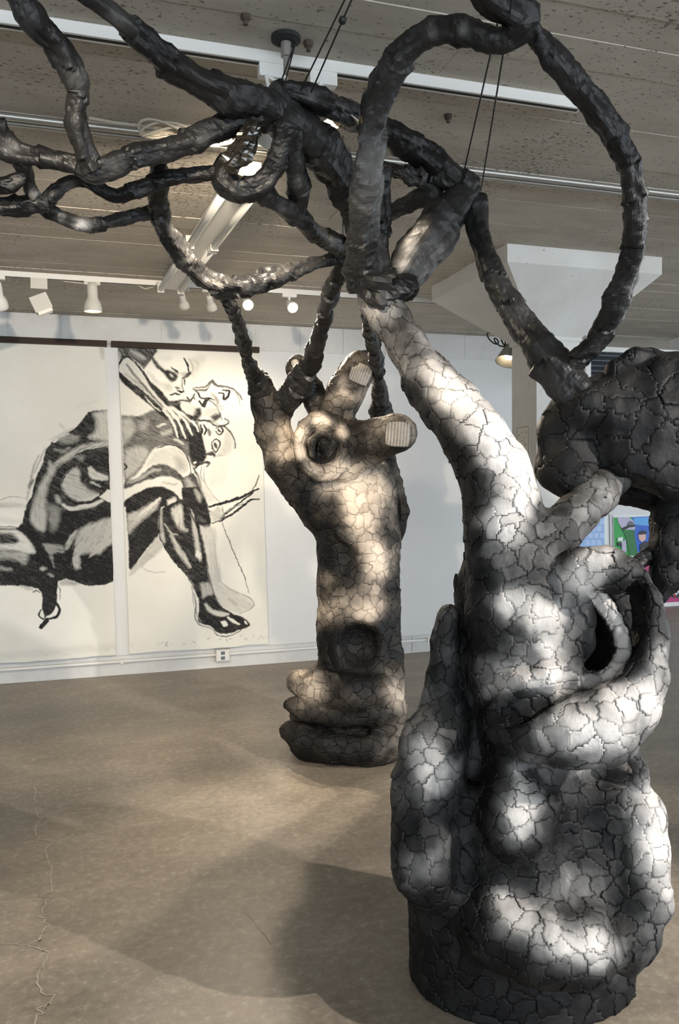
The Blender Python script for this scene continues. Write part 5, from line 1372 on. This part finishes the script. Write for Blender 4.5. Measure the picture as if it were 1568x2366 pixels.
    # ---- stains along the torn lower edges, smudge at the corner
    for x in range(60):
        px = RNG.uniform(-60, 620); e = 1530 - .081 * px
        SH.line([(px, e - RNG.uniform(4, 18)), (px + RNG.uniform(2, 8), e - RNG.uniform(4, 18))], RNG.uniform(.8, 2.2), RNG.uniform(.15, .5), 1)
    P([(-60, 1530), (265, 1500), (265, 1486), (-60, 1516)], .10, 5, 0)
    P([(228, 803), (240, 803), (240, 830), (233, 825)], .25, 4)


DRAW()


def drawing(u0, u1, name, label, xa, xb, zb, zt, tilt):
    """paper sheet xa..xb wide, hung from a wooden rail; charcoal from the sheet above"""
    t = thing(name, label, 'drawing', ((xa + xb) / 2, YB - .03, zb))
    n, m = int((xb - xa) / .0032), int((zt - zb) / .0040)
    gx, gz = np.meshgrid(np.linspace(0, 1, n), np.linspace(0, 1, m), indexing='ij')
    X = xa + (xb - xa) * gx + tilt * (1 - gz); Z = zb + (zt - zb) * gz
    edge = (1 - gz) ** 12; P0 = np.stack([X.ravel() * 9, Z.ravel() * 0, 0 * X.ravel() + u0], 1)
    Z = Z + edge * .012 * fbm(P0, 1.0, 4).reshape(Z.shape)
    X = X + np.where(gx < .5, 1, -1) * 0 + ((gx == 0) | (gx == 1)) * .003 * fbm(np.stack([0 * Z.ravel(), 0 * Z.ravel(), Z.ravel() * 20], 1), 1, 3).reshape(Z.shape)
    Y = YB - .024 - .006 * np.sin(gx * 3.1) - .014 * (1 - gz) ** 3 - .003 * fbm(np.stack([X.ravel() * 2, Z.ravel() * 1.2, 0 * X.ravel()], 1), 1, 2).reshape(Z.shape)
    V = np.stack([X.ravel(), Y.ravel(), Z.ravel()], 1)
    u, v, d = proj(V)
    W1 = np.stack([u, v, 0 * u + 3], 1)
    u = u + 2.2 * fbm(W1, .16, 3); v = v + 2.2 * fbm(W1 + 40, .16, 3)
    cx_ = np.clip((u - SH.o[0]) * SH.k, 0, SH.w - 1.01); cy_ = np.clip((v - SH.o[1]) * SH.k, 0, SH.h - 1.01)
    i, j = cy_.astype(int), cx_.astype(int); fy, fx = cy_ - i, cx_ - j
    T = (SH.D[i, j] * (1 - fx) + SH.D[i, j + 1] * fx) * (1 - fy) + (SH.D[i + 1, j] * (1 - fx) + SH.D[i + 1, j + 1] * fx) * fy
    st = fbm(np.stack([u * .05 + v * .03, v * .30 - u * .16, 0 * u], 1), 1, 4); bl = fbm(np.stack([u * .035, v * .035, 0 * u + 5], 1), 1, 3)
    T = np.clip(T * (1.04 + .10 * st) - np.clip(bl * .9 + st * .35 - .46, 0, 1) * .8 * (T > .25) * T + .10 * np.clip(st, 0, 1) * np.clip(T * 4, 0, 1), 0, 1)
    a, b = np.meshgrid(np.arange(n - 1), np.arange(m - 1), indexing='ij'); a = a.ravel(); b = b.ravel()
    Q = np.stack([a * m + b, (a + 1) * m + b, (a + 1) * m + b + 1, a * m + b + 1], 1)
    nv = len(V)
    bd = np.concatenate([np.arange(n) * m, (n - 1) * m + np.arange(1, m), np.arange(n - 2, -1, -1) * m + m - 1, np.arange(m - 2, 0, -1)])
    V2 = V[bd] + (0, .0012, 0); nb = len(bd); kk = np.arange(nb); k2 = (kk + 1) % nb
    Q = np.vstack([Q, np.stack([bd[k2], bd[kk], nv + kk, nv + k2], 1)])
    link('paper', fastmesh('paper', np.vstack([V, V2]), Q, np.concatenate([T, np.zeros(nb)])), M['draw'], t, True)
    return t


xl, xr = -1.12, .212
t = drawing(0, 0, 'charcoal_drawing', 'tall charcoal drawing of a bowed nude back and hips on pale paper', xl, xr, .172, 2.68, .045)
G().box((xl - .03, YB - .075, 2.655), (on(247, 793, 1, YB - .07)[0], YB - .017, 2.70)).build('hanging_rail', M['wood'], t)
xl2, xr2 = on(273, 810, 1, YB - .03)[0], on(600, 815, 1, YB - .03)[0]
t = drawing(3, 0, 'charcoal_drawing', 'tall charcoal drawing of embracing heads above a crossed leg and foot', xl2, xr2, .178, 2.68, .045)
G().box((on(257, 793, 1, YB - .07)[0], YB - .075, 2.655), (on(599, 810, 1, YB - .07)[0], YB - .017, 2.70)).build('hanging_rail', M['wood'], t)
